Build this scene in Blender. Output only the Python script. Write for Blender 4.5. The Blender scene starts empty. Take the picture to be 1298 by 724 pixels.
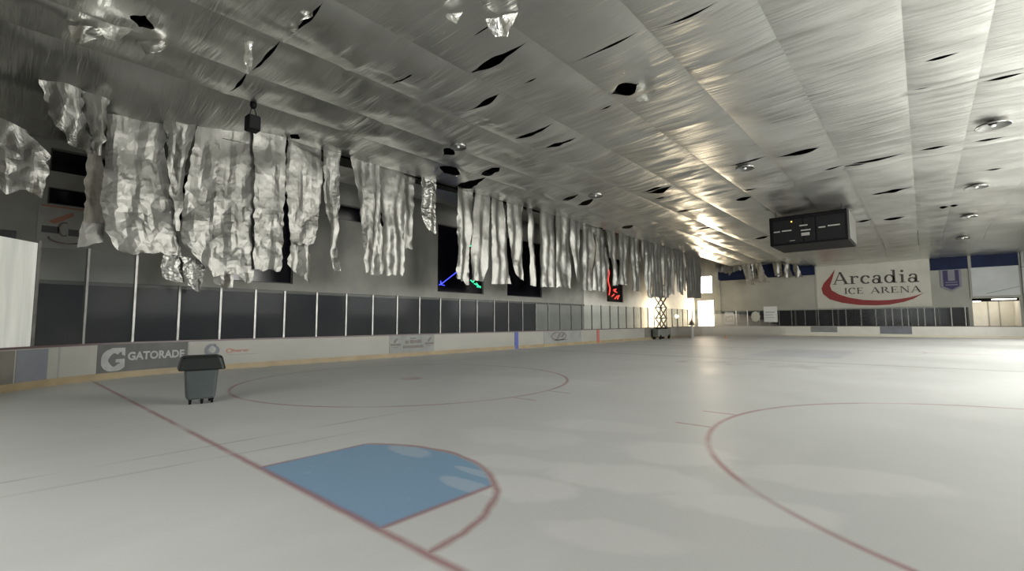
import bpy, math, random
import numpy as np
from mathutils import Matrix, Vector, noise

random.seed(7)
sc = bpy.context.scene
C = sc.collection
PI = math.pi

# ---------------------------------------------------------------- camera, world, lights, exposure
cam_data = bpy.data.cameras.new('camera')
cam_data.sensor_width = 36.0
cam_data.lens = 36.0 * 589.88 / 1298.0
cam_data.clip_end = 400
cam = bpy.data.objects.new('camera', cam_data)
_r = Vector((0.7495854, 0.66189114, -0.00467366)); _u = Vector((0.05526402, -0.05554662, 0.9969255)); _f = Vector((-0.65959655, 0.74753909, 0.07821569))
m = Matrix((_r, _u, -_f)).transposed().to_4x4()
m.translation = Vector((4.593, -2.191, 1.653))
cam.matrix_world = m
C.objects.link(cam)
sc.camera = cam

sc.view_settings.view_transform = 'Standard'
sc.view_settings.look = 'None'
sc.view_settings.gamma = 1
sc.view_settings.use_curve_mapping = False
sc.view_settings.exposure = -0.06
sc.cycles.use_denoising = True
sc.cycles.max_bounces = 8
sc.cycles.diffuse_bounces = 4
sc.cycles.glossy_bounces = 4
sc.cycles.transparent_max_bounces = 12
sc.cycles.sample_clamp_indirect = 6.0
sc.cycles.caustics_reflective = False
sc.cycles.caustics_refractive = False

world = bpy.data.worlds.new('world'); sc.world = world
world.use_nodes = True
bg = world.node_tree.nodes['Background']
bg.inputs['Color'].default_value = (0.85, 0.93, 1.0, 1)
bg.inputs['Strength'].default_value = 0.6

# hall extents
XL, XR, YN, YF, ZT = -18.6, 17.0, -9.5, 61.5, 10.6
ZC = 8.85

def area(name, loc, rot, sx, sy, power, color):
    l = bpy.data.lights.new(name, 'AREA'); l.shape = 'RECTANGLE'; l.size = sx; l.size_y = sy
    l.energy = power; l.color = color
    o = bpy.data.objects.new(name, l); o.location = loc; o.rotation_euler = rot; C.objects.link(o); o.visible_camera = True
    return o
# area lights added for unseen openings right and behind; then the far left exit
for yy, pw in ((0.0, 150), (14.0, 3900), (30.0, 3800), (46.0, 2200)):
    area('unseen_side_fill', (XR - 0.5, yy, 5.2), (0, math.radians(70), 0), 5.6, 9.0, pw, (1.0, 0.985, 0.93))  # unseen fill added along the right wall to brighten the ice
area('unseen_rear_fill', (2.0, YN + 0.7, 3.3), (math.radians(76), 0, 0), 12.0, 4.4, 900, (1.0, 0.985, 0.93))  # unseen fill added behind the camera for the near ice
area('daylight_exit', (-17.15, YF - 0.02, 2.2), (math.radians(-90), 0, 0), 2.0, 4.3, 900, (1.0, 0.82, 0.56))
area('daylight_upper_window', (-17.1, YF - 0.02, 6.5), (math.radians(-90), 0, 0), 1.7, 2.2, 120, (1.0, 0.74, 0.58))

# ---------------------------------------------------------------- helpers
def mat(name, color=(0.8, 0.8, 0.8), rough=0.6, metal=0.0, spec=0.5, emit=None, estr=1.0):
    m = bpy.data.materials.new(name); m.use_nodes = True
    b = m.node_tree.nodes['Principled BSDF']
    b.inputs['Base Color'].default_value = (*color, 1); b.inputs['Roughness'].default_value = rough
    b.inputs['Metallic'].default_value = metal; b.inputs['Specular IOR Level'].default_value = spec
    if emit:
        b.inputs['Emission Color'].default_value = (*emit, 1); b.inputs['Emission Strength'].default_value = estr
    return m
def nodes(m):
    nt = m.node_tree
    return nt, nt.nodes, nt.links, nt.nodes['Principled BSDF']
def mottled(m, c1, c2, scale=3.0, detail=6, lo=0.35, hi=0.65, bump=0.0, stretch=(1, 1, 1)):
    nt, N, L, b = nodes(m)
    tc = N.new('ShaderNodeTexCoord'); mp = N.new('ShaderNodeMapping'); mp.inputs['Scale'].default_value = stretch
    n = N.new('ShaderNodeTexNoise'); n.inputs['Scale'].default_value = scale; n.inputs['Detail'].default_value = detail
    r = N.new('ShaderNodeValToRGB'); r.color_ramp.elements[0].position = lo; r.color_ramp.elements[1].position = hi
    r.color_ramp.elements[0].color = (*c1, 1); r.color_ramp.elements[1].color = (*c2, 1)
    L.new(tc.outputs['Object'], mp.inputs[0]); L.new(mp.outputs[0], n.inputs['Vector']); L.new(n.outputs['Fac'], r.inputs[0]); L.new(r.outputs[0], b.inputs['Base Color'])
    if bump:
        bp = N.new('ShaderNodeBump'); bp.inputs['Strength'].default_value = bump; bp.inputs['Distance'].default_value = 0.02
        L.new(n.outputs['Fac'], bp.inputs['Height']); L.new(bp.outputs[0], b.inputs['Normal'])
    return m

class MB:
    """collects verts and faces of one mesh"""
    def __init__(s): s.v = []; s.f = []; s.smooth = False
    def add(s, vs, fs):
        k = len(s.v); s.v += [tuple(v) for v in vs]; s.f += [tuple(i + k for i in f) for f in fs]; return s
    def box(s, x0, x1, y0, y1, z0, z1, b=0.0):
        if b <= 0:
            return s.add([(x0,y0,z0),(x1,y0,z0),(x1,y1,z0),(x0,y1,z0),(x0,y0,z1),(x1,y0,z1),(x1,y1,z1),(x0,y1,z1)],
                         [(0,3,2,1),(4,5,6,7),(0,1,5,4),(1,2,6,5),(2,3,7,6),(3,0,4,7)])
        rings = []
        for z, e in ((z0, b), (z0 + b, 0), (z1 - b, 0), (z1, b)):
            X0, X1, Y0, Y1 = x0 + e, x1 - e, y0 + e, y1 - e; c = b * 0.8 if e == 0 else b * 0.5
            rings.append([(X0+c,Y0,z),(X1-c,Y0,z),(X1,Y0+c,z),(X1,Y1-c,z),(X1-c,Y1,z),(X0+c,Y1,z),(X0,Y1-c,z),(X0,Y0+c,z)])
        return s.loft(rings)
    def loft(s, rings, caps=True, closed=True):
        n = len(rings[0]); vs = [p for r in rings for p in r]; fs = []
        for i in range(len(rings) - 1):
            for j in range(n if closed else n - 1):
                a = i*n + j; b = i*n + (j+1) % n; fs.append((a, b, b + n, a + n))
        if caps: fs.append(tuple(range(n))[::-1]); fs.append(tuple(range((len(rings)-1)*n, len(rings)*n)))
        return s.add(vs, fs)
    def tube(s, p0, p1, r0, r1=None, n=10):
        r1 = r0 if r1 is None else r1
        p0, p1 = Vector(p0), Vector(p1); d = (p1 - p0).normalized()
        a = d.orthogonal().normalized(); b = d.cross(a)
        return s.loft([[tuple(p + (a*math.cos(2*PI*k/n) + b*math.sin(2*PI*k/n))*r) for k in range(n)] for p, r in ((p0, r0), (p1, r1))])
    def lathe(s, prof, c=(0, 0, 0), n=24):
        return s.loft([[(c[0] + r*math.cos(2*PI*k/n), c[1] + r*math.sin(2*PI*k/n), c[2] + z) for k in range(n)] for r, z in prof])
    def bar(s, p0, p1, w, t):
        p0, p1 = Vector(p0), Vector(p1); d = (p1 - p0).normalized()
        a = d.orthogonal().normalized() if abs(d.x) > 0.9 else d.cross(Vector((1, 0, 0))).normalized(); b = d.cross(a)
        return s.loft([[tuple(p + a*w/2*i + b*t/2*j) for i, j in ((-1,-1),(1,-1),(1,1),(-1,1))] for p in (p0, p1)])
    def prism(s, poly, fn, depth):
        """poly: 2-D outline; fn maps (u, v, d) to 3-D"""
        n = len(poly)
        vs = [fn(u, v, 0) for u, v in poly] + [fn(u, v, depth) for u, v in poly]
        return s.add(vs, [tuple(range(n))[::-1], tuple(range(n, 2*n))] + [(i, (i+1) % n, (i+1) % n + n, i + n) for i in range(n)])
    def obj(s, name, m, parent=None, smooth=None, loc=None):
        me = bpy.data.meshes.new(name); me.from_pydata(s.v, [], s.f); me.update()
        if smooth if smooth is not None else s.smooth:
            me.polygons.foreach_set('use_smooth', [True] * len(me.polygons))
        if m: me.materials.append(m)
        o = bpy.data.objects.new(name, me); C.objects.link(o)
        if parent: o.parent = parent
        if loc: o.location = loc
        return o
def fix_normals(o):
    import bmesh
    bm = bmesh.new(); bm.from_mesh(o.data); bmesh.ops.recalc_face_normals(bm, faces=bm.faces); bm.to_mesh(o.data); bm.free(); return o
def tag(o, label=None, cat=None, group=None, kind=None):
    if label: o['label'] = label
    if cat: o['category'] = cat
    if group: o['group'] = group
    if kind: o['kind'] = kind
    return o
def thing(name, label, cat, loc=(0, 0, 0), rz=0, group=None):
    o = bpy.data.objects.new(name, None); o.empty_display_size = 0.2; C.objects.link(o); o.location = loc; o.rotation_euler = (0, 0, rz)
    return tag(o, label, cat, group)
def struct(name, mb, m, label=None):
    o = mb.obj(name, m); fix_normals(o); o['kind'] = 'structure'
    if label: o['label'] = label
    return o
def text_mesh(body, size, m, name, fn, parent, bold=0.0, depth=0.004, width=None):
    """flat lettering: fn(u, v, d) places the text plane"""
    cu = bpy.data.curves.new('t', 'FONT'); cu.body = body; cu.size = size; cu.offset = bold; cu.extrude = depth; cu.resolution_u = 3
    t = bpy.data.objects.new('t', cu); C.objects.link(t)
    dg = bpy.context.evaluated_depsgraph_get(); me = bpy.data.meshes.new_from_object(t.evaluated_get(dg))
    bpy.data.objects.remove(t)
    xs = [v.co.x for v in me.vertices]; k = (width / (max(xs) - min(xs))) if width else 1.0; x0 = min(xs)
    for v in me.vertices: v.co = fn((v.co.x - x0) * k, v.co.y, v.co.z + depth)
    me.name = name; me.materials.append(m)
    o = bpy.data.objects.new(name, me); C.objects.link(o); o.parent = parent
    return fix_normals(o)

# ---------------------------------------------------------------- materials
def foil_material(name, color, rough, ripple, crumple, cscale=2.2):
    m = mat(name, color, rough, 1.0)
    nt, N, L, b = nodes(m)
    tc = N.new('ShaderNodeTexCoord')
    last = None
    if ripple:
        mp = N.new('ShaderNodeMapping'); mp.inputs['Scale'].default_value = (0.55, 5.5, 1)
        n = N.new('ShaderNodeTexNoise'); n.inputs['Scale'].default_value = 1.0; n.inputs['Detail'].default_value = 3; n.inputs['Roughness'].default_value = 0.55; n.inputs['Distortion'].default_value = 0.5
        L.new(tc.outputs['Object'], mp.inputs[0]); L.new(mp.outputs[0], n.inputs['Vector'])
        bp = N.new('ShaderNodeBump'); bp.inputs['Strength'].default_value = ripple; bp.inputs['Distance'].default_value = 0.06
        L.new(n.outputs['Fac'], bp.inputs['Height']); last = bp
        # slight dulling of the foil where dust has settled
        n2 = N.new('ShaderNodeTexNoise'); n2.inputs['Scale'].default_value = 0.5; n2.inputs['Detail'].default_value = 5
        L.new(tc.outputs['Object'], n2.inputs['Vector'])
        mr = N.new('ShaderNodeMapRange'); mr.inputs['From Min'].default_value = 0.3; mr.inputs['From Max'].default_value = 0.7
        mr.inputs['To Min'].default_value = rough - 0.06; mr.inputs['To Max'].default_value = rough + 0.1
        L.new(n2.outputs['Fac'], mr.inputs['Value']); L.new(mr.outputs[0], b.inputs['Roughness'])
    if crumple:
        n = N.new('ShaderNodeTexNoise'); n.inputs['Scale'].default_value = 1.2; n.inputs['Detail'].default_value = 2
        ad = N.new('ShaderNodeMixRGB'); ad.blend_type = 'ADD'; ad.inputs[0].default_value = 0.35
        L.new(tc.outputs['Object'], n.inputs['Vector']); L.new(tc.outputs['Object'], ad.inputs[1]); L.new(n.outputs['Color'], ad.inputs[2])
        v = N.new('ShaderNodeTexVoronoi'); v.feature = 'F1'; v.inputs['Scale'].default_value = cscale
        v2 = N.new('ShaderNodeTexVoronoi'); v2.feature = 'F1'; v2.inputs['Scale'].default_value = cscale * 2.7
        L.new(ad.outputs[0], v.inputs['Vector']); L.new(ad.outputs[0], v2.inputs['Vector'])
        mx = N.new('ShaderNodeMath'); mx.operation = 'MULTIPLY_ADD'; mx.inputs[1].default_value = 0.4
        L.new(v2.outputs['Distance'], mx.inputs[0]); L.new(v.outputs['Distance'], mx.inputs[2])
        bp = N.new('ShaderNodeBump'); bp.inputs['Strength'].default_value = crumple; bp.inputs['Distance'].default_value = 0.12
        L.new(mx.outputs[0], bp.inputs['Height'])
        if last: L.new(last.outputs[0], bp.inputs['Normal'])
        last = bp
    L.new(last.outputs[0], b.inputs['Normal'])
    return m

M = {}
M['ceil'] = foil_material('ceiling_foil', (0.70, 0.697, 0.668), 0.34, 0.6, 0.0)
M['drape'] = foil_material('hanging_foil', (0.19, 0.189, 0.175), 0.40, 0.0, 0.16, 1.5)
M['drape'].node_tree.nodes['Principled BSDF'].inputs['Metallic'].default_value = 0.82
M['flap'] = foil_material('torn_foil_lit', (0.85, 0.85, 0.82), 0.22, 0.0, 0.3)  # foil lightened in colour for flaps tilted into the light
M['drape_back'] = mottled(mat('foil_backing', (0.3, 0.29, 0.25), 0.7), (0.20, 0.19, 0.16), (0.30, 0.28, 0.24), 4)
M['film'] = foil_material('thin_film', (0.25, 0.25, 0.235), 0.4, 0.0, 0.5, 3)
M['dark'] = mat('roof_void', (0.012, 0.012, 0.012), 0.95, 0, 0.1)
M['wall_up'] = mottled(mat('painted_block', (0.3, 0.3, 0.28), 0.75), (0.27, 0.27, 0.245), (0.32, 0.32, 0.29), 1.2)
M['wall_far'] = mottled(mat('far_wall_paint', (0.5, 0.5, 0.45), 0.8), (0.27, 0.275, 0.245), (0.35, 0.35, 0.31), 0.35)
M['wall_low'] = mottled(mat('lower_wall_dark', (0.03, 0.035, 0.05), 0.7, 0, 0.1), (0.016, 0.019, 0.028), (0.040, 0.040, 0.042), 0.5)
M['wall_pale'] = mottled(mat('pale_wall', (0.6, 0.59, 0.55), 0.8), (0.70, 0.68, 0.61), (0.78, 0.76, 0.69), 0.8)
M['concrete'] = mottled(mat('concrete', (0.25, 0.25, 0.24), 0.8), (0.2, 0.2, 0.19), (0.3, 0.3, 0.28), 1.5)
M['board'] = mottled(mat('board_white_dim', (0.72, 0.72, 0.66), 0.45), (0.25, 0.25, 0.222), (0.30, 0.296, 0.263), 0.9, stretch=(1, 0.4, 1))  # white boards darkened in colour to stand for the dimmer side
M['board_far'] = mottled(mat('board_white_bright', (0.72, 0.72, 0.66), 0.45), (0.58, 0.58, 0.52), (0.66, 0.65, 0.59), 0.9)  # same white boards, lighter copy standing for the brighter far end
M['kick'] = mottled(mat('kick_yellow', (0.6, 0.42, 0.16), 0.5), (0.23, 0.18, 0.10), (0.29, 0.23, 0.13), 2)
M['sill'] = mat('sill_rail', (0.09, 0.06, 0.065), 0.4)
M['blue'] = mat('marker_blue', (0.06, 0.08, 0.30), 0.5)
M['red'] = mat('marker_red', (0.36, 0.10, 0.08), 0.5)
M['alu'] = mottled(mat('aluminium_post', (0.7, 0.7, 0.68), 0.42, 0.85), (0.17, 0.17, 0.165), (0.25, 0.25, 0.24), 3)
M['black'] = mottled(mat('black_paint', (0.015, 0.015, 0.016), 0.5, 0, 0.12), (0.003, 0.003, 0.0035), (0.006, 0.006, 0.007), 5)
M['pane'] = mat('dark_window_glass', (0.003, 0.003, 0.006), 0.12, 0, 0.25)
M['frame'] = mat('window_frame', (0.10, 0.10, 0.09), 0.6)
M['navy'] = mottled(mat('navy_panel', (0.012, 0.022, 0.06), 0.6, 0, 0.15), (0.006, 0.010, 0.034), (0.011, 0.019, 0.055), 0.8)
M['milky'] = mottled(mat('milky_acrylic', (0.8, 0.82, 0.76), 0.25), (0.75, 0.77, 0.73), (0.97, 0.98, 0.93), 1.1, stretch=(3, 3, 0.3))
# clear acrylic: mostly see-through with a faint reflection
m = bpy.data.materials.new('clear_acrylic'); m.use_nodes = True; nt = m.node_tree; nt.nodes.clear(); N, L = nt.nodes, nt.links
out = N.new('ShaderNodeOutputMaterial'); tr = N.new('ShaderNodeBsdfTransparent'); gl = N.new('ShaderNodeBsdfGlossy'); gl.inputs['Roughness'].default_value = 0.08
df = N.new('ShaderNodeBsdfDiffuse'); df.inputs['Color'].default_value = (0.45, 0.46, 0.46, 1)
tr.inputs['Color'].default_value = (0.88, 0.9, 0.9, 1)
fr = N.new('ShaderNodeFresnel'); fr.inputs['IOR'].default_value = 1.12
mx = N.new('ShaderNodeMixShader'); mx2 = N.new('ShaderNodeMixShader'); mx2.inputs[0].default_value = 0.03
L.new(tr.outputs[0], mx2.inputs[1]); L.new(df.outputs[0], mx2.inputs[2])
fm = N.new('ShaderNodeMath'); fm.operation = 'MULTIPLY'; fm.inputs[1].default_value = 0.3; L.new(fr.outputs[0], fm.inputs[0]); L.new(fm.outputs[0], mx.inputs[0]); L.new(mx2.outputs[0], mx.inputs[1]); L.new(gl.outputs[0], mx.inputs[2]); L.new(mx.outputs[0], out.inputs[0])
M['glass'] = m

# ---- ice: marbled white with the painted rink markings worn under the surface
def ice_material():
    m = mat('ice', (0.7, 0.7, 0.68), 0.45, 0, 0.35)
    nt, N, L, b = nodes(m)
    tc = N.new('ShaderNodeTexCoord'); sp = N.new('ShaderNodeSeparateXYZ'); L.new(tc.outputs['Object'], sp.inputs[0])
    def mth(op, a, c=None, d=None, clamp=False):
        n = N.new('ShaderNodeMath'); n.operation = op; n.use_clamp = clamp
        for i, v in enumerate((a, c, d)):
            if v is None: continue
            if isinstance(v, (int, float)): n.inputs[i].default_value = v
            else: L.new(v, n.inputs[i])
        return n.outputs[0]
    X, Y = sp.outputs[0], sp.outputs[1]
    def nz(scale, detail=4, rough=0.5, stretch=None, dist=0):
        n = N.new('ShaderNodeTexNoise'); n.inputs['Scale'].default_value = scale; n.inputs['Detail'].default_value = detail; n.inputs['Roughness'].default_value = rough
        n.inputs['Distortion'].default_value = dist
        src = tc.outputs['Object']
        if stretch:
            mp = N.new('ShaderNodeMapping'); mp.inputs['Scale'].default_value = stretch; L.new(src, mp.inputs[0]); src = mp.outputs[0]
        L.new(src, n.inputs['Vector']); return n.outputs['Fac']
    wob = mth('MULTIPLY', mth('SUBTRACT', nz(3.0, 3), 0.5), 0.10)
    def band(dist, w, soft=0.03):   # 1 inside |dist| < w
        a = mth('ABSOLUTE', dist)
        return mth('DIVIDE', mth('SUBTRACT', w + soft, a), 2 * soft, clamp=True)
    def radius(cx, cy):
        return mth('SQRT', mth('ADD', mth('POWER', mth('SUBTRACT', X, cx), 2), mth('POWER', mth('SUBTRACT', Y, cy), 2)))
    def rng(v, a, c, soft=0.03):
        return mth('MULTIPLY', mth('DIVIDE', mth('SUBTRACT', v, a - soft), 2*soft, clamp=True), mth('DIVIDE', mth('SUBTRACT', c + soft, v), 2*soft, clamp=True))
    def mul(*a):
        r = a[0]
        for q in a[1:]: r = mth('MULTIPLY', r, q)
        return r
    def mxm(*a):
        r = a[0]
        for q in a[1:]: r = mth('MAXIMUM', r, q)
        return r
    # base colour
    def mix(f, c1, c2):
        n = N.new('ShaderNodeMixRGB')
        if isinstance(f, (int, float)): n.inputs[0].default_value = f
        else: L.new(f, n.inputs[0])
        for i, c in ((1, c1), (2, c2)):
            if isinstance(c, tuple): n.inputs[i].default_value = (*c, 1)
            else: L.new(c, n.inputs[i])
        return n.outputs[0]
    big = mth('MULTIPLY', mth('SUBTRACT', nz(0.16, 4), 0.3), 2.4, clamp=True)
    col = mix(big, (0.67, 0.685, 0.66), (0.79, 0.81, 0.79))
    fine = mth('MULTIPLY', mth('SUBTRACT', nz(0.7, 6, 0.6, (1.0, 0.5, 1)), 0.52), 6.0, clamp=True)
    col = mix(mth('MULTIPLY', fine, 0.3), col, (0.88, 0.88, 0.86))
    # frost patches, irregular blobs of whiter ice
    pw = mth('MULTIPLY', mth('SUBTRACT', nz(1.1, 5, 0.6), 0.5), 1.9)
    patches = None
    for (cx, cy, rx, ry, a) in ((2.1, 2.4, 0.95, 0.42, 0.9), (2.15, 3.75, 0.8, 0.5, 0.9), (3.35, 2.4, 0.8, 0.3, 0.8), (3.75, 3.8, 1.0, 0.45, 0.8), (1.6, 1.5, 0.5, 0.35, 0.9), (0.1, 3.0, 0.9, 0.5, 0.5), (0.6, 4.4, 0.9, 0.4, 0.5), (-4.0, 8.0, 2.5, 0.8, 0.4), (2.7, 1.1, 0.6, 0.25, 0.6), (0.9, 2.05, .6, .25, .6)):
        ca, sa = math.cos(0.35), math.sin(0.35)
        dx = mth('SUBTRACT', X, cx); dy = mth('SUBTRACT', Y, cy)
        u = mth('DIVIDE', mth('ADD', mth('MULTIPLY', dx, ca), mth('MULTIPLY', dy, sa)), rx); v = mth('DIVIDE', mth('SUBTRACT', mth('MULTIPLY', dy, ca), mth('MULTIPLY', dx, sa)), ry)
        d = mth('ADD', mth('SQRT', mth('ADD', mth('MULTIPLY', u, u), mth('MULTIPLY', v, v))), pw)
        f = mth('MULTIPLY', mth('DIVIDE', mth('SUBTRACT', 1.15, d), 0.32, clamp=True), a)
        patches = f if patches is None else mth('MAXIMUM', patches, f)
    col = mix(mth('MULTIPLY', patches, 0.40), col, (0.97, 0.97, 0.95))
    # blue crease
    rc = mth('ADD', radius(0, 0), wob)
    wn = mth('MULTIPLY', mth('SUBTRACT', nz(1.6, 5, 0.6), 0.5), 0.22)
    crease = mul(rng(rc, -1, 1.80), rng(X, -1.22, 1.22), rng(Y, 0.0, 9))
    worn = mth('SUBTRACT', 1.0, mth('MULTIPLY', mth('MULTIPLY', mth('SUBTRACT', nz(1.3, 5, 0.65), 0.60), 9, clamp=True), 0.35))
    col = mix(mul(crease, worn, 0.95), col, (0.25, 0.43, 0.62))
    fp = None
    for (cx, cy, rx, ry) in ((-0.45, 1.55, 0.42, 0.16), (1.0, 1.15, 0.40, 0.12), (0.75, 1.5, 0.3, 0.07)):
        u = mth('DIVIDE', mth('SUBTRACT', X, cx), rx); v = mth('DIVIDE', mth('SUBTRACT', Y, cy), ry)
        d = mth('ADD', mth('SQRT', mth('ADD', mth('MULTIPLY', u, u), mth('MULTIPLY', v, v))), pw)
        f = mth('DIVIDE', mth('SUBTRACT', 1.1, d), 0.3, clamp=True); fp = f if fp is None else mth('MAXIMUM', fp, f)
    col = mix(mth('MULTIPLY', fp, 0.3), col, (0.80, 0.83, 0.84))
    # dull blue rectangle and text band near centre ice
    adr = mul(rng(X, -1.9, 1.75, 0.15), rng(Y, 22.3, 28.9, 0.3), mth('ADD', mth('MULTIPLY', nz(1.2, 3), 0.5), 0.05))
    col = mix(adr, col, (0.32, 0.35, 0.47))
    tb = mul(rng(X, -3.2, 2.4, 0.3), rng(Y, 16.5, 18.4, 0.2), mth('MULTIPLY', mth('SUBTRACT', nz(1.0, 3, 0.5, (1.4, 0.5, 1)), 0.45), 4, clamp=True), 0.45)
    col = mix(tb, col, (0.34, 0.32, 0.33))
    # red lines
    LW = 0.036
    yw = mth('ADD', Y, mth('MULTIPLY', wob, 0.3))
    lines = [mul(band(yw, LW), rng(X, -14.4, 14.4)),
             mul(band(mth('SUBTRACT', rc, 1.83), 0.032), rng(Y, 0, 9), rng(X, -1.25, 9)),
             mul(band(mth('ADD', X, 1.22), 0.03), rng(Y, 0, 1.36)), mul(band(mth('SUBTRACT', X, 1.22), 0.03), rng(Y, 0, 1.36)),
             mul(band(mth('SUBTRACT', radius(6.646, 6.058), 4.644), 0.034)), mul(band(mth('SUBTRACT', radius(-6.845, 6.244), 4.583), 0.034))]
    dots = [mul(rng(radius(-6.9, 6.3), -1, 0.32, 0.08), 0.6), mul(rng(radius(6.65, 6.06), -1, 0.3), 0.8)]
    for sx, cx, cy in ((1, -6.845, 6.244), (-1, 6.646, 6.058)):
        for s in (-1, 1):
            e = cx + sx * 4.6
            lines.append(mul(band(mth('SUBTRACT', Y, cy + s * 0.635), 0.028), rng(X, min(e, e + sx * 0.61), max(e, e + sx * 0.61))))
    fade = mth('SUBTRACT', 1.0, mth('MULTIPLY', mth('MULTIPLY', mth('SUBTRACT', nz(0.55, 4), 0.50), 7, clamp=True), 0.6))
    lf = mul(mxm(*lines, *dots), fade, 0.74)
    col = mix(lf, col, (0.36, 0.13, 0.14))
    centre = mul(band(mth('SUBTRACT', Y, 29.35), 0.15), 0.35)
    col = mix(centre, col, (0.35, 0.15, 0.15))
    bl = mul(band(mth('SUBTRACT', Y, 19.75), 0.15), 0.45)
    col = mix(bl, col, (0.30, 0.30, 0.36))
    cc = mul(band(mth('SUBTRACT', radius(0, 29.35), 4.57), 0.05), 0.3)
    col = mix(cc, col, (0.25, 0.25, 0.35))
    # two straight drag marks and scuffs
    br = mth('MULTIPLY', mth('SUBTRACT', nz(0.9, 4), 0.35), 3, clamp=True)
    dr = mxm(mul(band(mth('ADD', X, 2.73), 0.018), rng(Y, -2.6, 3.6, 0.5)), mul(band(mth('ADD', mth('SUBTRACT', X, mth('MULTIPLY', Y, 0.05)), 2.03), 0.022), rng(Y, -2.6, 1.6, 0.4)))
    col = mix(mul(dr, br, 0.6), col, (0.25, 0.17, 0.17))
    L.new(col, b.inputs['Base Color'])
    rr = mth('ADD', mth('MULTIPLY', nz(0.4, 5), 0.35), 0.28)
    L.new(rr, b.inputs['Roughness'])
    bp = N.new('ShaderNodeBump'); bp.inputs['Strength'].default_value = 0.12; bp.inputs['Distance'].default_value = 0.02
    L.new(nz(2.5, 6, 0.6), bp.inputs['Height']); L.new(bp.outputs[0], b.inputs['Normal'])
    return m
M['ice'] = ice_material()

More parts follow.
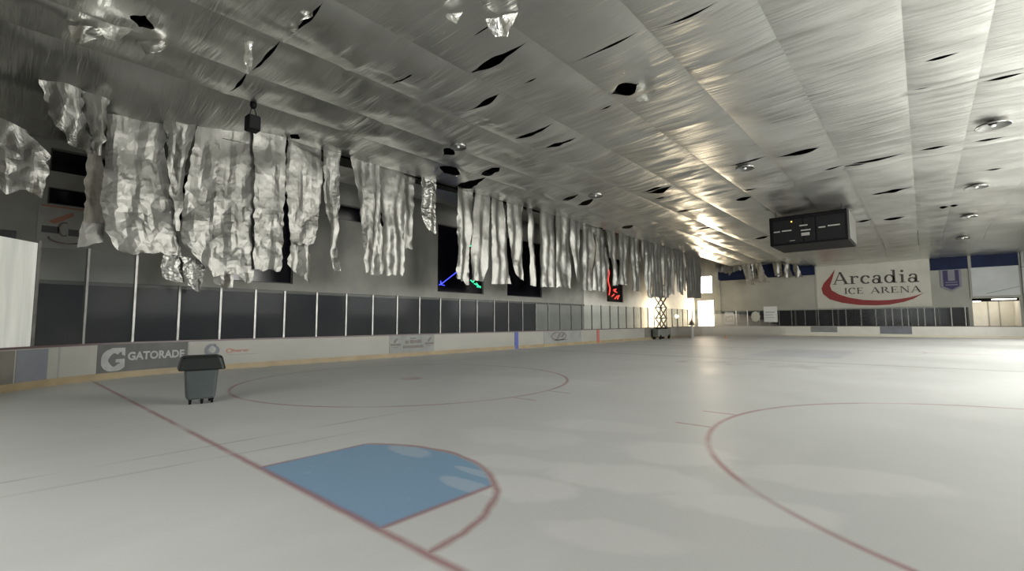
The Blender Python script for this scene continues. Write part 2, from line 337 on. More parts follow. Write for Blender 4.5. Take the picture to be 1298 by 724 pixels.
# ---- measured outlines of the hanging sheets: name, plane x, left edge (y, z), right edge (y, z)
DRAPES = [
    ('A0', -13.9, [(-0.41, 7.1), (-0.42, 5.89), (-0.39, 4.58), (-0.49, 3.91)], [(-0.15, 7.3), (0.01, 5.98), (0.05, 4.65), (0.08, 4.1)]),
    ('A1', -13.5, [(-0.03, 7.96), (-0.08, 6.6), (-0.08, 5.28), (0.06, 4.48), (0.39, 3.75)], [(1.4, 8.31), (1.39, 7.13), (1.59, 6.0), (1.81, 4.87), (1.98, 3.92)]),
    ('A2', -13.3, [(1.28, 8.21), (1.4, 6.95), (1.54, 5.95), (1.75, 4.65)], [(2.14, 8.36), (2.05, 7.66), (1.9, 6.69), (1.83, 4.66)]),
    ('B', -13.4, [(2.21, 8.42), (2.09, 7.43), (1.97, 6.06), (1.87, 4.73), (2.01, 4.18), (2.68, 3.56)], [(3.01, 8.54), (2.87, 7.09), (2.78, 5.14), (2.87, 3.39)]),
    ('C1', -13.6, [(2.92, 8.57), (2.92, 7.15), (2.84, 5.73), (2.84, 4.35), (2.93, 3.27)], [(4.07, 8.79), (4.13, 7.16), (4.19, 5.4), (4.23, 3.51)]),
    ('C2', -13.45, [(3.97, 8.71), (4.05, 7.1), (4.11, 5.36), (4.15, 3.49)], [(5.14, 8.99), (5.19, 7.38), (5.16, 5.84), (5.11, 3.63)]),
    ('D1', -13.6, [(5.24, 8.93), (5.24, 7.11), (5.4, 5.59), (5.52, 4.68)], [(6.64, 8.59), (6.69, 7.11), (6.62, 5.95), (6.46, 4.8)]),
    ('D2', -13.75, [(5.66, 5.19), (5.56, 4.55), (5.46, 3.89)], [(6.03, 5.4), (6.31, 4.48), (6.41, 3.21)]),
    ('E', -13.5, [(6.63, 8.4), (6.74, 6.78), (7.06, 5.19), (7.23, 3.77)], [(7.35, 8.59), (7.4, 6.57), (7.34, 4.9), (7.47, 3.82)]),
    ('F1', -13.5, [(7.85, 8.62), (8.31, 6.74), (8.63, 4.36), (8.75, 3.85)], [(9.29, 8.67), (9.38, 6.22), (9.58, 4.27), (9.51, 3.8)]),
    ('F2', -13.6, [(9.31, 8.66), (9.52, 6.26), (9.72, 4.66), (9.57, 3.82)], [(10.73, 8.74), (10.71, 6.83), (10.8, 4.02), (10.72, 3.83)]),
    ('F3', -13.85, [(10.8, 8.39), (10.73, 6.82), (10.71, 5.23)], [(11.49, 8.28), (11.38, 5.77), (11.39, 5.2)]),
    ('F4', -13.5, [(11.6, 8.27), (11.66, 6.96), (11.95, 6.24)], [(12.57, 8.35), (12.58, 7.14), (12.54, 6.01)]),
    ('G1', -13.5, [(13.95, 8.86), (14.01, 6.97), (14.08, 5.3), (13.98, 3.97)], [(15.15, 8.91), (15.1, 6.93), (14.81, 4.96), (14.82, 3.65)]),
    ('G2', -13.5, [(15.33, 8.81), (15.16, 6.72), (14.99, 4.98), (14.99, 3.91)], [(16.58, 8.75), (16.32, 6.89), (16.2, 4.65), (15.95, 3.89)]),
    ('G3', -13.5, [(16.52, 8.74), (16.64, 6.94), (16.7, 4.69), (16.64, 3.79)], [(17.58, 8.81), (17.71, 7.1), (17.98, 5.26), (18.24, 3.89)]),
    ('G4', -13.5, [(17.86, 8.92), (18.12, 6.69), (18.26, 5.53), (18.75, 4.39)], [(19.38, 9.07), (19.21, 6.84), (19.34, 5.16), (19.4, 4.15)]),
    ('G5', -13.5, [(19.68, 8.98), (19.97, 6.94), (20.03, 5.46), (20.01, 3.89)], [(20.22, 8.98), (20.44, 7.0), (20.57, 5.52), (20.47, 3.87)]),
    ('H1', -13.5, [(21.03, 9.03), (20.99, 6.57), (21.03, 3.85)], [(22.74, 9.02), (22.77, 6.26), (22.81, 3.94)]),
    ('H2', -13.4, [(22.6, 8.98), (22.72, 6.24), (22.67, 3.93)], [(24.17, 9.04), (24.2, 6.4), (24.32, 3.97)]),
    ('H3', -13.5, [(24.5, 8.95), (24.65, 7.02), (24.9, 5.38), (25.17, 4.51)], [(25.7, 9.03), (25.53, 6.56), (25.57, 4.48)]),
    ('H4', -13.5, [(25.9, 9.01), (25.83, 6.59), (25.77, 4.33), (25.55, 3.81)], [(27.29, 9.0), (27.17, 5.57), (27.12, 3.94)]),
    ('H5', -13.6, [(27.45, 9.16), (27.95, 7.43), (27.53, 5.02), (27.5, 3.97)], [(29.05, 9.05), (29.93, 7.05), (29.73, 5.18), (29.44, 3.88)]),
    ('H6', -13.4, [(28.94, 9.0), (29.48, 7.6), (30.01, 5.8), (30.08, 4.45)], [(30.52, 8.99), (30.82, 7.13), (30.87, 5.56), (30.95, 4.5)]),
    ('J1', -13.5, [(31.34, 9.0), (31.33, 5.92), (31.02, 4.63)], [(33.09, 8.92), (32.97, 6.72), (32.59, 4.59)]),
    ('J2', -13.5, [(33.09, 8.92), (33.25, 6.74), (33.4, 4.24)], [(34.81, 9.02), (35.14, 6.93), (34.98, 4.18)]),
    ('J3', -13.6, [(35.01, 8.99), (35.18, 6.6), (35.77, 3.88)], [(36.87, 9.03), (36.86, 6.39), (36.69, 3.64)]),
    ('J4', -13.5, [(36.97, 8.96), (36.97, 6.39), (36.8, 3.78)], [(39.31, 8.97), (39.29, 6.22), (39.14, 4.01)]),
    ('J5', -13.4, [(39.45, 8.93), (39.4, 5.83), (39.5, 3.79)], [(41.43, 8.99), (41.45, 6.76), (41.07, 4.31)]),
    ('J6', -13.5, [(42.05, 9.0), (42.52, 7.64), (42.59, 6.08), (42.87, 4.7)], [(44.85, 9.09), (44.85, 6.65), (44.23, 4.21)]),
    ('J7', -13.6, [(45.32, 9.07), (45.5, 6.3), (45.72, 4.03)], [(50.1, 9.18), (50.08, 6.62), (49.59, 4.16)]),
    ('K1', -13.62, [(27.0, 8.8), (27.3, 7.6), (26.9, 5.6)], [(27.7, 8.8), (28.3, 7.2), (27.9, 4.9)]),
    ('K2', -13.75, [(34.95, 8.8), (35.0, 6.6), (34.9, 4.6)], [(35.6, 8.8), (35.8, 6.6), (35.5, 4.1)]),
    ('K3', -13.62, [(41.2, 8.8), (41.9, 6.6), (41.4, 4.6)], [(42.2, 8.8), (43.0, 6.6), (42.4, 4.2)]),
    ('K4', -13.62, [(44.4, 8.2), (45.2, 6.6), (44.8, 4.9)], [(45.0, 8.2), (46.0, 6.6), (45.5, 4.6)]),
    ('T1', -13.7, [(1.54, 4.16), (1.52, 3.18), (1.89, 3.0)], [(1.97, 4.21), (2.09, 3.48), (2.19, 3.07)]),
    ('T2', -13.7, [(1.98, 3.87), (2.13, 3.35), (2.29, 2.81)], [(2.75, 3.81), (2.68, 3.26), (2.61, 2.77)]),
    ('T3', -13.7, [(2.95, 3.55), (3.0, 3.01), (3.27, 2.92)], [(3.61, 3.61), (3.61, 2.88), (3.51, 2.87)]),
    ('T4', -13.75, [(3.7, 3.68), (3.79, 3.34), (3.93, 3.18)], [(4.28, 3.73), (4.3, 3.23), (4.25, 3.14)]),
]
TEARS = [
    (-4.79, -2.66, 6.65, 0.61),    (-6.40, -5.05, 8.14, 0.56),    (-6.86, -5.01, 10.98, 0.55),    (-6.61, -5.09, 12.62, 0.54),    (-2.59, -0.29, 8.13, 0.18),    (-3.45, -2.64, 5.54, 0.12),    (-3.98, -3.51, 8.09, 0.21),    (-2.44, -1.5, 10.46, 1.5),    (-6.69, -6.01, 5.46, 0.27),    (-3.27, -2.79, 11.19, 0.20),    (-13.6, -11.3, 13.93, 1.5), (-11.2, -9.7, 13.2, 1.3),    (0.08, 1.73, 20.30, 0.94),    (2.48, 4.47, 23.66, 0.59),    (2.78, 4.57, 30.68, 0.93),    (4.88, 5.81, 23.70, 0.51),    (6.26, 7.17, 17.44, 0.42),    (5.04, 5.72, 14.72, 0.32),    (6.55, 7.38, 23.93, 0.52),    (-0.00, 1.50, 8.25, 0.21),    (-3.37, -2.43, 26.87, 1.12),    (-6.80, -5.32, 21.18, 0.67),    (2.82, 4.04, 39.51, 1.27),    (1.16, 2.40, 39.37, 1.26),    (-6.17, -4.87, 41.47, 1.45),    (-2.13, -0.20, 20.07, 0.41),    (-10.65, -9.26, 19.52, 0.86),    (-10.80, -9.31, 21.05, 1.14),    (-6.69, -5.04, 21.46, 1.02),    (-6.77, -6.06, 23.08, 0.57),    (-6.98, -5.88, 5.46, 0.38),    (-13.35, -12.74, 5.27, 0.79),    (-6.80, -5.07, 2.42, 0.30),    (-11.02, -7.23, 2.40, 0.25),    (-9.00, -8.49, -0.12, 1.10),    (-12.26, -11.01, 29.59, 1.56),    (-12.09, -11.21, 11.91, 2.66),    (-10.19, -9.57, 10.22, 0.98),    (-2.51, -1.70, 24.89, 0.49),    (1.45, 3.07, 23.80, 0.43),    (4.78, 5.15, 16.64, 0.14),    (-14.82, -13.22, 28.39, 0.94),    (-7.49, -6.21, 27.29, 0.74),    (-8.46, -7.01, 34.20, 1.08),    (5.70, 6.62, 37.81, 0.97),    (7.09, 7.75, 29.23, 0.49),]

# ---------------------------------------------------------------- room shell
def poly_sheet(pts, z): mb = MB(); mb.add([(x, y, z) for x, y in pts], [tuple(range(len(pts)))]); return mb
RC = 6.2; BX = 14.4; BY0, BY1 = -3.3, 58.2
def arc(cx, cy, r, a0, a1, n):
    return [(cx + r*math.cos(math.radians(a0 + (a1-a0)*k/n)), cy + r*math.sin(math.radians(a0 + (a1-a0)*k/n))) for k in range(n + 1)]
near_left = arc(-BX+RC, BY0+RC, RC, 270, 180, 28)
far_left = arc(-BX+RC, BY1-RC, RC, 180, 90, 24)
far_right = arc(BX-RC, BY1-RC, RC, 90, 0, 24)
near_right = arc(BX-RC, BY0+RC, RC, 0, -90, 24)
ice = poly_sheet((near_left + far_left + far_right + near_right)[::-1], 0.0)
o = struct('floor', ice, M['ice'], 'scuffed white ice sheet with a pale blue goal crease and red lines')
mb = MB(); mb.box(XL-4, XR+1, YN-1, YF+6, -0.3, -0.02); struct('floor_concrete', mb, M['concrete'], 'bare concrete floor round the rink')
mb = MB(); mb.box(XL-4, XR+1, YN-1, YF+6, ZT, ZT+0.2); struct('roof', mb, M['dark'], 'dark roof deck above the foil')

def wall_x(name, x0, x1, y0, y1, z0, z1, holes, m, label=None):
    mb = MB(); ys = sorted({y0, y1, *[h[0] for h in holes], *[h[1] for h in holes]})
    for a, b in zip(ys, ys[1:]):
        c = (a+b)/2; hs = sorted((h[2], h[3]) for h in holes if h[0] < c < h[1]); z = z0
        for p, q in hs:
            if p > z: mb.box(x0, x1, a, b, z, p)
            z = q
        if z < z1: mb.box(x0, x1, a, b, z, z1)
    return struct(name, mb, m, label)
def wall_y(name, y0, y1, x0, x1, z0, z1, holes, m, label=None):
    mb = MB(); xs = sorted({x0, x1, *[h[0] for h in holes], *[h[1] for h in holes]})
    for a, b in zip(xs, xs[1:]):
        c = (a+b)/2; hs = sorted((h[2], h[3]) for h in holes if h[0] < c < h[1]); z = z0
        for p, q in hs:
            if p > z: mb.box(a, b, y0, y1, z, p)
            z = q
        if z < z1: mb.box(a, b, y0, y1, z, z1)
    return struct(name, mb, m, label)

WINS = [(-0.92, 3.6, 5.95, 8.0), (4.5, 7.78, 3.56, 8.04), (9.4, 14.75, 7.2, 8.04), (16.9, 21.07, 3.6, 8.04), (23.55, 27.8, 3.6, 8.04), (38.15, 41.5, 3.6, 8.04)]
wall_x('wall_left', XL-0.3, XL, YN, 34.0, 3.15, ZT, WINS[:5], M['wall_up'], 'grey upper side wall with dark windows')
wall_x('wall_left_far', XL-0.3, XL, 34.0, YF, 3.15, ZT, WINS[5:], M['wall_pale'], 'far stretch of the side wall, coloured pale for the exit light')  # pale colour stands for exit light spilled along the wall
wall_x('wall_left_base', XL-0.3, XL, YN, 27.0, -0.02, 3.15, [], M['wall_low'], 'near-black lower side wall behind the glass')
wall_x('wall_left_base_half_lit', XL-0.3, XL, 27.0, 34.0, -0.02, 3.15, [], M['wall_up'])  # mid-grey step of the exit light spill, put into the colour
wall_x('wall_left_base_lit', XL-0.3, XL, 34.0, YF, -0.02, 3.15, [], M['wall_pale'])  # dark base wall coloured pale where the exit light falls
mb = MB(); mb.box(XL, XL+0.06, -6, 34.0, 3.08, 3.22); struct('trim_1', mb, M['frame'])
for n, (a, b, z0, z1) in enumerate(WINS, 1):
    mb = MB(); mb.box(XL-0.2, XL-0.16, a, b, z0, z1)
    p = struct('window_%d' % n, mb, M['pane'], 'dark unlit window in the side wall')
    mb = MB(); t = 0.05
    mb.box(XL-0.16, XL-0.1, a, b, z0, z0+t); mb.box(XL-0.16, XL-0.1, a, b, z1-t, z1); mb.box(XL-0.16, XL-0.1, a, a+t, z0+t, z1-t); mb.box(XL-0.16, XL-0.1, b-t, b, z0+t, z1-t)
    mb.obj('window_frame', M['frame'], p)
    if n == 1:
        mb = MB(); mb.box(XL-0.15, XL+0.02, a, b, 6.55, 7.15); mb.obj('window_rail', M['wall_up'], p)
# far wall
BAY = (8.2, 11.4, -0.02, 3.72)
EXIT = (-18.25, -16.1, -0.02, 4.4); UPW = (-18.0, -16.2, 5.4, 7.7)
BAND = (-15.3, 7.9, 1.0, 2.88)
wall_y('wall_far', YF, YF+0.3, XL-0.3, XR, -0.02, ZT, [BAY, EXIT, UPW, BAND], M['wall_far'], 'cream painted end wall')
mb = MB(); mb.box(BAND[0]-.1, BAND[1]+.1, YF+0.3, YF+0.4, BAND[2]-.1, BAND[3]+.1); w = struct('window_7', mb, M['pane'], 'dark glazed strip low in the end wall')
mb = MB(); x = BAND[0]
while x < BAND[1]:
    mb.box(x, x+0.12, YF+0.1, YF+0.3, BAND[2], BAND[3]); x += 2.1
mb.obj('window_mullion', M['frame'], w)
for n, (a, b, z0, z1) in enumerate([(-15.4, -11.6, 6.9, 8.6), (-11.5, -4.62, 6.95, 8.6), (5.36, 8.1, 6.68, 8.6), (8.36, 11.5, 6.72, 8.6), (11.95, 15.0, 6.72, 8.6)], 8):
    mb = MB(); mb.box(a, b, YF-0.05, YF+0.02, z0, z1); struct('window_%d' % n, mb, M['navy'], 'dark navy clerestory panel under the ceiling')
mb = MB(); mb.box(-15.4, -15.2, YF-0.12, YF-0.001, 0, 7.0); mb.box(8.12, 8.26, YF-0.1, YF-0.001, 3.75, 8.6); mb.box(-4.66, -4.5, YF-0.04, YF-0.001, 3.0, 8.6); struct('trim_2', mb, M['wall_far'])
# bay behind the far right opening
mb = MB(); mb.box(8.0, 8.2, YF+0.3, YF+4.5, -0.02, 4.2); mb.box(11.4, 11.6, YF+0.3, YF+4.5, -0.02, 4.2); mb.box(8.0, 11.6, YF+4.5, YF+4.7, -0.02, 4.2); mb.box(8.0, 11.6, YF+0.3, YF+4.7, 4.2, 4.3)
struct('wall_bay', mb, M['wall_pale'], 'cream walls of the lit bay beyond the end wall')
mb = MB(); mb.box(9.55, 9.63, YF+4.44, YF+4.5, 0, 3.6); mb.box(10.35, 10.41, YF+4.44, YF+4.5, 0, 3.6); struct('trim_3', mb, M['wall_far'])
# side and back walls behind the camera, with openings added for the unseen lights
SD = [(a, a + 9, 2.3, 8.0) for a in (-4.5, 9.5, 25.5, 41.5)]
wall_x('wall_right', XR, XR+0.3, YN, YF, -0.02, ZT, SD, M['wall_pale'])
wall_y('wall_back', YN-0.3, YN, XL-0.3, XR, -0.02, ZT, [(-4.0, 8.0, 1.0, 5.4)], M['wall_pale'])

# ---------------------------------------------------------------- foil ceiling
def sstep(t): t = max(0.0, min(1.0, t)); return t*t*(3-2*t)
SEAMS = [XL, -16.2, -13.65, -11.25, -9.5, -7.2, -4.8, -2.45, -0.08, 2.2, 4.6, 6.2, 8.75, 11.2, 13.6, 15.4, XR]
def zbase(x, y):
    z = ZC
    if x < -11.25: z -= 0.75 * sstep((5.0 - y)/4.5) * min(1, (-11.25 - x)/2.4) - 0.06 * max(0, -13.65 - x)
    k = 0.9 if x > -4 else 0.9 * max(0.12, 1 - (-4 - x)/5.0)
    z -= k * sstep((y - 49.0)/12.0)
    return z
def tears_in(a, b):
    out = []
    for x0, x1, y, g in TEARS:
        X0, X1 = max(min(x0, x1), a), min(max(x0, x1), b)
        if X1 - X0 > 0.3: out.append((X0, X1, y, g))
    return out
cv, cf = [], []
for si in range(len(SEAMS) - 1):
    a, b = SEAMS[si], SEAMS[si+1]
    yend = 1.2 if b <= -13.6 else YF
    tl = tears_in(a, b)
    ys = []; y = YN
    while y < yend:
        ys.append(y); y += 0.13 if y < 26 else 0.26
    ys.append(yend)
    ys = [q for q in ys if all(abs(q - t[2]) > 0.05 for t in tl)]
    rows = sorted([(q, 0, None) for q in ys] + [(t[2], -1, k) for k, t in enumerate(tl)] + [(t[2], 1, k) for k, t in enumerate(tl)], key=lambda r: (r[0], r[2] if r[2] is not None else -1, r[1]))
    nc = max(10, int((b - a) / 0.10)); base = len(cv)
    ph = random.uniform(0, 50)
    for (y, side, tk) in rows:
        amp = (0.035 if a > 2 else 0.06 if a > -5 else 0.11) * (1 + 0.8 * noise.noise(Vector((ph, y * 0.25, 0))))
        for c in range(nc + 1):
            u = c / nc; x = a + (b - a) * u
            e = 4*u*(1-u)
            q = 0.0 if a > 5 else 1.0
            z = zbase(x, y) - amp * (e ** 0.8) - 0.075 * (1 - u) * (1 if a < 4.5 else 0.0) - (0.04 * u if a > 4.5 else 0)
            z += e * (0.05 * (1.8 if x < -2.4 else 1) * noise.noise(Vector((x*0.5, y*1.1, ph))) + 0.030 * (1.7 if x < -2.4 else 1) * noise.noise(Vector((x*0.45 + 9, y*3.2, ph))) + 0.008 * noise.noise(Vector((x*0.6, y*8, ph))))
            for fy, fa, fb in ((10.75, 0, 6), (2.4, -11.3, -7.2), (4.2, -7.2, -2.4), (16.9, 4.6, 9), (14.4, -4.8, -0.1), (24.6, 2.2, 8), (6.9, -9.5, -4.8), (31.0, -12, -2), (19.6, -11, -5)):
                if fa <= x <= fb and abs(y - fy) < 0.6: z -= 0.055 * math.exp(-((y - fy + 0.03*math.sin(x*3))/0.13)**2) * (1 if y < fy else 0.5)
            if x < -6.5: z += e * 0.09 * noise.noise(Vector((x*1.1, y*0.9, 3.3)))
            Y = y
            for k, (x0, x1, ty, g) in enumerate(tl):
                dy = y - ty
                if abs(dy) > 0.9 or not (x0 - 0.05 < x < x1 + 0.05): continue
                w = (1 - abs(dy)/0.9)**2; pr = math.sin(PI * max(0, min(1, (x - x0)/(x1 - x0))) ** (1.5 if ty % 1 < 0.5 else 0.75)) ** 1.2
                far = dy > 1e-6 or (abs(dy) <= 1e-6 and side == 1 and tk == k)
                gg = (0.75 if g < 0.7 else 0.9) * g * (1 + 0.6 * noise.noise(Vector((x*2.3, ty, 1))))
                if far: Y += 0.26*gg*w*pr; z -= 0.06*gg*w*pr
                else: Y -= 0.24*gg*w*pr; z += 0.02*gg*w*pr
            cv.append((x, Y, z))
    for r in range(len(rows) - 1):
        if rows[r][1] == -1 and rows[r+1][1] == 1 and rows[r][2] == rows[r+1][2]: continue
        for c in range(nc):
            i = base + r*(nc+1) + c
            cf.append((i, i+nc+1, i+nc+2, i+1))
mb = MB(); mb.v = cv; mb.f = cf
o = mb.obj('ceiling', M['ceil'], smooth=True); o['kind'] = 'structure'; o['label'] = 'sagging silver foil ceiling in long strips with dark tears'
# purlins that hold the foil seams
mb = MB()
for x in SEAMS[3:15]:
    y = YN
    pts = [(x, YN + k*4.0) for k in range(18) if YN + k*4.0 < YF - 0.3] + [(x, YF - 0.05)]
    for (xa, ya), (xb, yb) in zip(pts, pts[1:]):
        za, zb = zbase(xa, ya), zbase(xb, yb)
        mb.add([(xa-.03, ya, za+.004), (xa+.03, ya, za+.004), (xa+.03, yb, zb+.004), (xa-.03, yb, zb+.004), (xa-.03, ya, za+.2), (xa+.03, ya, za+.2), (xa+.03, yb, zb+.2), (xa-.03, yb, zb+.2)],
               [(0,3,2,1),(4,5,6,7),(0,1,5,4),(1,2,6,5),(2,3,7,6),(3,0,4,7)])
o = mb.obj('ceiling_purlin', M['frame']); o['kind'] = 'structure'

# ---------------------------------------------------------------- rink boards and glass
def path_band(mb, pts, z0, z1, o0, o1):
    """extrude a vertical band along a plan path; o0/o1 = offsets to the outside (left of travel)"""
    n = len(pts); rings = []
    for i, (x, y) in enumerate(pts):
        a = pts[max(0, i-1)]; b = pts[min(n-1, i+1)]; dx, dy = b[0]-a[0], b[1]-a[1]; l = math.hypot(dx, dy); nx, ny = -dy/l, dx/l
        rings.append([(x+nx*o0, y+ny*o0, z0), (x+nx*o1, y+ny*o1, z0), (x+nx*o1, y+ny*o1, z1), (x+nx*o0, y+ny*o0, z1)])
    return mb.loft(rings)
def line(p, q, step=1.5):
    d = math.hypot(q[0]-p[0], q[1]-p[1]); n = max(1, int(d/step))
    return [(p[0]+(q[0]-p[0])*k/n, p[1]+(q[1]-p[1])*k/n) for k in range(n+1)]
def rink_side(label, pts, kick='kick', panel='board'):
    t = thing('rink_boards', label, 'rink boards', (pts[0][0], pts[0][1], 0))
    ofs = Vector((-pts[0][0], -pts[0][1], 0))
    def part(name, mb, m, smooth=False):
        mb.v = [tuple(Vector(v) + ofs) for v in mb.v]; return fix_normals(mb.obj(name, m, t, smooth))
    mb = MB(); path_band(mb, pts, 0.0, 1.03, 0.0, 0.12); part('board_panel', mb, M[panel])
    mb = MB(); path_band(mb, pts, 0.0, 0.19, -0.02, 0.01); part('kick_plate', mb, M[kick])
    mb = MB(); path_band(mb, pts, 1.03, 1.085, -0.03, 0.17); part('cap_rail', mb, M['sill'])
    return t, part
def frame_at(pts, s):
    for a, b in zip(pts, pts[1:]):
        l = math.hypot(b[0]-a[0], b[1]-a[1])
        if s <= l: return (a[0]+(b[0]-a[0])*s/l, a[1]+(b[1]-a[1])*s/l, (b[0]-a[0])/l, (b[1]-a[1])/l)
        s -= l
    return (pts[-1][0], pts[-1][1], (pts[-1][0]-pts[-2][0]), (pts[-1][1]-pts[-2][1]))
def add_posts(part, posts, tops, milky=()):
    """posts: (x, y, tx, ty) along the boards; tops: glass height in each bay"""
    for i, (x, y, tx, ty) in enumerate(posts):
        nx, ny = -ty, tx; h = max(tops[max(0, i-1)], tops[min(len(tops)-1, i)])
        mb = MB(); c = (x + nx*0.05, y + ny*0.05); w, d = 0.032, 0.035
        q = [(c[0]+tx*sx*w+nx*sy*d, c[1]+ty*sx*w+ny*sy*d) for sx, sy in ((-1,-1),(1,-1),(1,1),(-1,1))]
        mb.loft([[(a, b, 1.07) for a, b in q], [(a, b, h) for a, b in q]]); part('glass_post', mb, M['alu'])
    for i in range(len(posts)-1):
        (x0, y0, tx, ty), (x1, y1, sx, sy) = posts[i], posts[i+1]
        n0 = (-ty*0.05, tx*0.05); n1 = (-sy*0.05, sx*0.05); d = 0.006
        a = (x0+n0[0]+tx*.04, y0+n0[1]+ty*.04); b = (x1+n1[0]-sx*.04, y1+n1[1]-sy*.04)
        mb = MB(); path_band(mb, [a, b], 1.085, tops[i]-0.02, -d, d)
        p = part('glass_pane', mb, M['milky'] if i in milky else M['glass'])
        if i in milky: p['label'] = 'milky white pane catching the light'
# near-left corner and the long left side
side_pts = near_left[:-1] + line((-BX, BY0+RC), (-BX, BY1-RC-0.06))
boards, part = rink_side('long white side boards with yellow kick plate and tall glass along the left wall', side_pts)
arc_len = lambda pts: sum(math.hypot(b[0]-a[0], b[1]-a[1]) for a, b in zip(pts, pts[1:]))
posts = []
for ang in (258.6, 246.6, 234.6, 222.6, 210.5, 198.3):    # round the corner, about 1.25 m apart
    t = math.radians(ang); posts.append((-BX+RC + RC*math.cos(t), BY0+RC + RC*math.sin(t), math.sin(t), -math.cos(t)))
ylist = [2.2, 3.45, 4.62, 5.7, 7.01, 8.34, 9.66, 10.99, 12.32, 13.67, 15.03, 16.35, 17.77, 19.02, 20.37, 21.73, 23.09]
while ylist[-1] < 50.5: ylist.append(ylist[-1] + 1.38)
posts += [(-BX - 0.0, y, 0.0, 1.0) for y in ylist]
tops = [3.8]*3 + [3.85]*2 + [2.93]*(len(posts)-6)
add_posts(part, posts, tops, milky=(0, 1, 2))
# adverts and markers on the side boards (they are fixed to the boards, so parts of them)
def band_part(name, pts, z0, z1, m, label=None, off=-0.012):
    mb = MB(); path_band(mb, pts, z0, z1, off, 0.0); p = part(name, mb, m)
    if label: p['label'] = label
    return p
M['ad_dark'] = mottled(mat('advert_charcoal', (0.09, 0.095, 0.095), 0.6), (0.065, 0.07, 0.068), (0.09, 0.094, 0.09), 2)
M['ad_light'] = mottled(mat('advert_light_print', (0.45, 0.46, 0.46), 0.6), (0.27, 0.28, 0.275), (0.34, 0.35, 0.34), 4)
M['ad_grey'] = mottled(mat('advert_grey', (0.42, 0.44, 0.42), 0.6), (0.19, 0.20, 0.19), (0.235, 0.245, 0.235), 2)
M['ad_ink'] = mat('advert_ink', (0.14, 0.12, 0.11), 0.6)
M['ad_brown'] = mottled(mat('advert_tan', (0.3, 0.28, 0.24), 0.6), (0.11, 0.108, 0.09), (0.155, 0.148, 0.125), 1.6)
M['ad_blue'] = mottled(mat('advert_slate', (0.25, 0.28, 0.33), 0.6), (0.13, 0.14, 0.165), (0.16, 0.17, 0.19), 2)
M['ad_rust'] = mat('advert_rust', (0.36, 0.16, 0.11), 0.6)
def bx(y): return -BX if y >= BY0+RC else -BX+RC - math.sqrt(RC*RC - (y-BY0-RC)**2)   # inner face of the boards, curving in the corner
side_ofs = Vector((-side_pts[0][0], -side_pts[0][1], 0))
def side_fn(y0, z0): return lambda u, v, d: Vector((bx(y0 + u) + 0.016 + d, y0 + u, z0 + v)) + side_ofs
def on_side(name, polys, m, parent, y0=0, z0=0, depth=0.004):
    mb = MB(); f = side_fn(y0, z0)
    for p in polys: mb.prism(p, lambda u, v, d: tuple(f(u, v, d)), depth)
    return fix_normals(mb.obj(name, m, parent))
def arcband(cx, cy, rx, ry, a0, a1, t0, t1=None, n=14, vert=True):
    """curved stroke; t0 = thickness at the sides, t1 = at top and bottom"""
    t1 = t0 if t1 is None else t1; qs = []
    for k in range(n):
        pts = []
        for a in (a0 + (a1-a0)*k/n, a0 + (a1-a0)*(k+1)/n):
            r = math.radians(a); w = (t0*abs(math.cos(r)) + t1*abs(math.sin(r)))/2
            pts.append(((cx + (rx-w)*math.cos(r), cy + (ry-w)*math.sin(r)), (cx + (rx+w)*math.cos(r), cy + (ry+w)*math.sin(r))))
        qs.append([pts[0][0], pts[0][1], pts[1][1], pts[1][0]])
    return qs
rect = lambda x0, y0, x1, y1: [(x0, y0), (x1, y0), (x1, y1), (x0, y1)]
def ell(cx, cy, rx, ry, n=20): return [(cx+rx*math.cos(2*PI*k/n), cy+ry*math.sin(2*PI*k/n)) for k in range(n)]
# charcoal sports-drink advert
p = band_part('advert_panel', [(bx(0.08 + k*2.42/16), 0.08 + k*2.42/16) for k in range(17)], 0.19, 1.03, M['ad_dark'], 'charcoal advert with a large pale G and white capital letters')
g = arcband(0.50, 0.56, 0.235, 0.27, 55, 320, 0.16, 0.12, 20)
g += [[(0.44, 0.76), (0.77, 0.80), (0.77, 0.92), (0.41, 0.92)], [(0.68, 0.72), (0.77, 0.66), (0.77, 0.92), (0.70, 0.84)], rect(0.54, 0.48, 0.77, 0.58), rect(0.64, 0.32, 0.77, 0.56)]
on_side('advert_emblem', g, M['ad_light'], p)
text_mesh('GATORADE', 0.34, M['ad_light'], 'advert_lettering', side_fn(0.84, 0.53), p, bold=0.012, width=1.56)
# white advert with a globe and rust lettering
p = band_part('advert_panel', [(bx(2.53 + k*2.47/8), 2.53 + k*2.47/8) for k in range(9)], 0.19, 1.03, M['board'], 'white advert with a grey globe and faded rust script')
on_side('advert_emblem', arcband(3.25, 0.70, 0.20, 0.20, 60, 250, 0.10, 0.05) + [ell(3.30, 0.70, 0.17, 0.17)], M['ad_blue'], p)
on_side('advert_emblem', [ell(3.24, 0.73, 0.11, 0.12)], M['ad_light'], p, depth=0.007)
on_side('advert_emblem', arcband(3.78, 0.665, 0.085, 0.075, 0, 360, 0.035, 0.02), M['ad_rust'], p)
text_mesh('berer', 0.17, M['ad_rust'], 'advert_lettering', side_fn(3.90, 0.61), p, bold=0.002, width=0.55)
on_side('advert_lettering', [rect(3.75, 0.50, 4.75, 0.525)], M['ad_grey'], p)
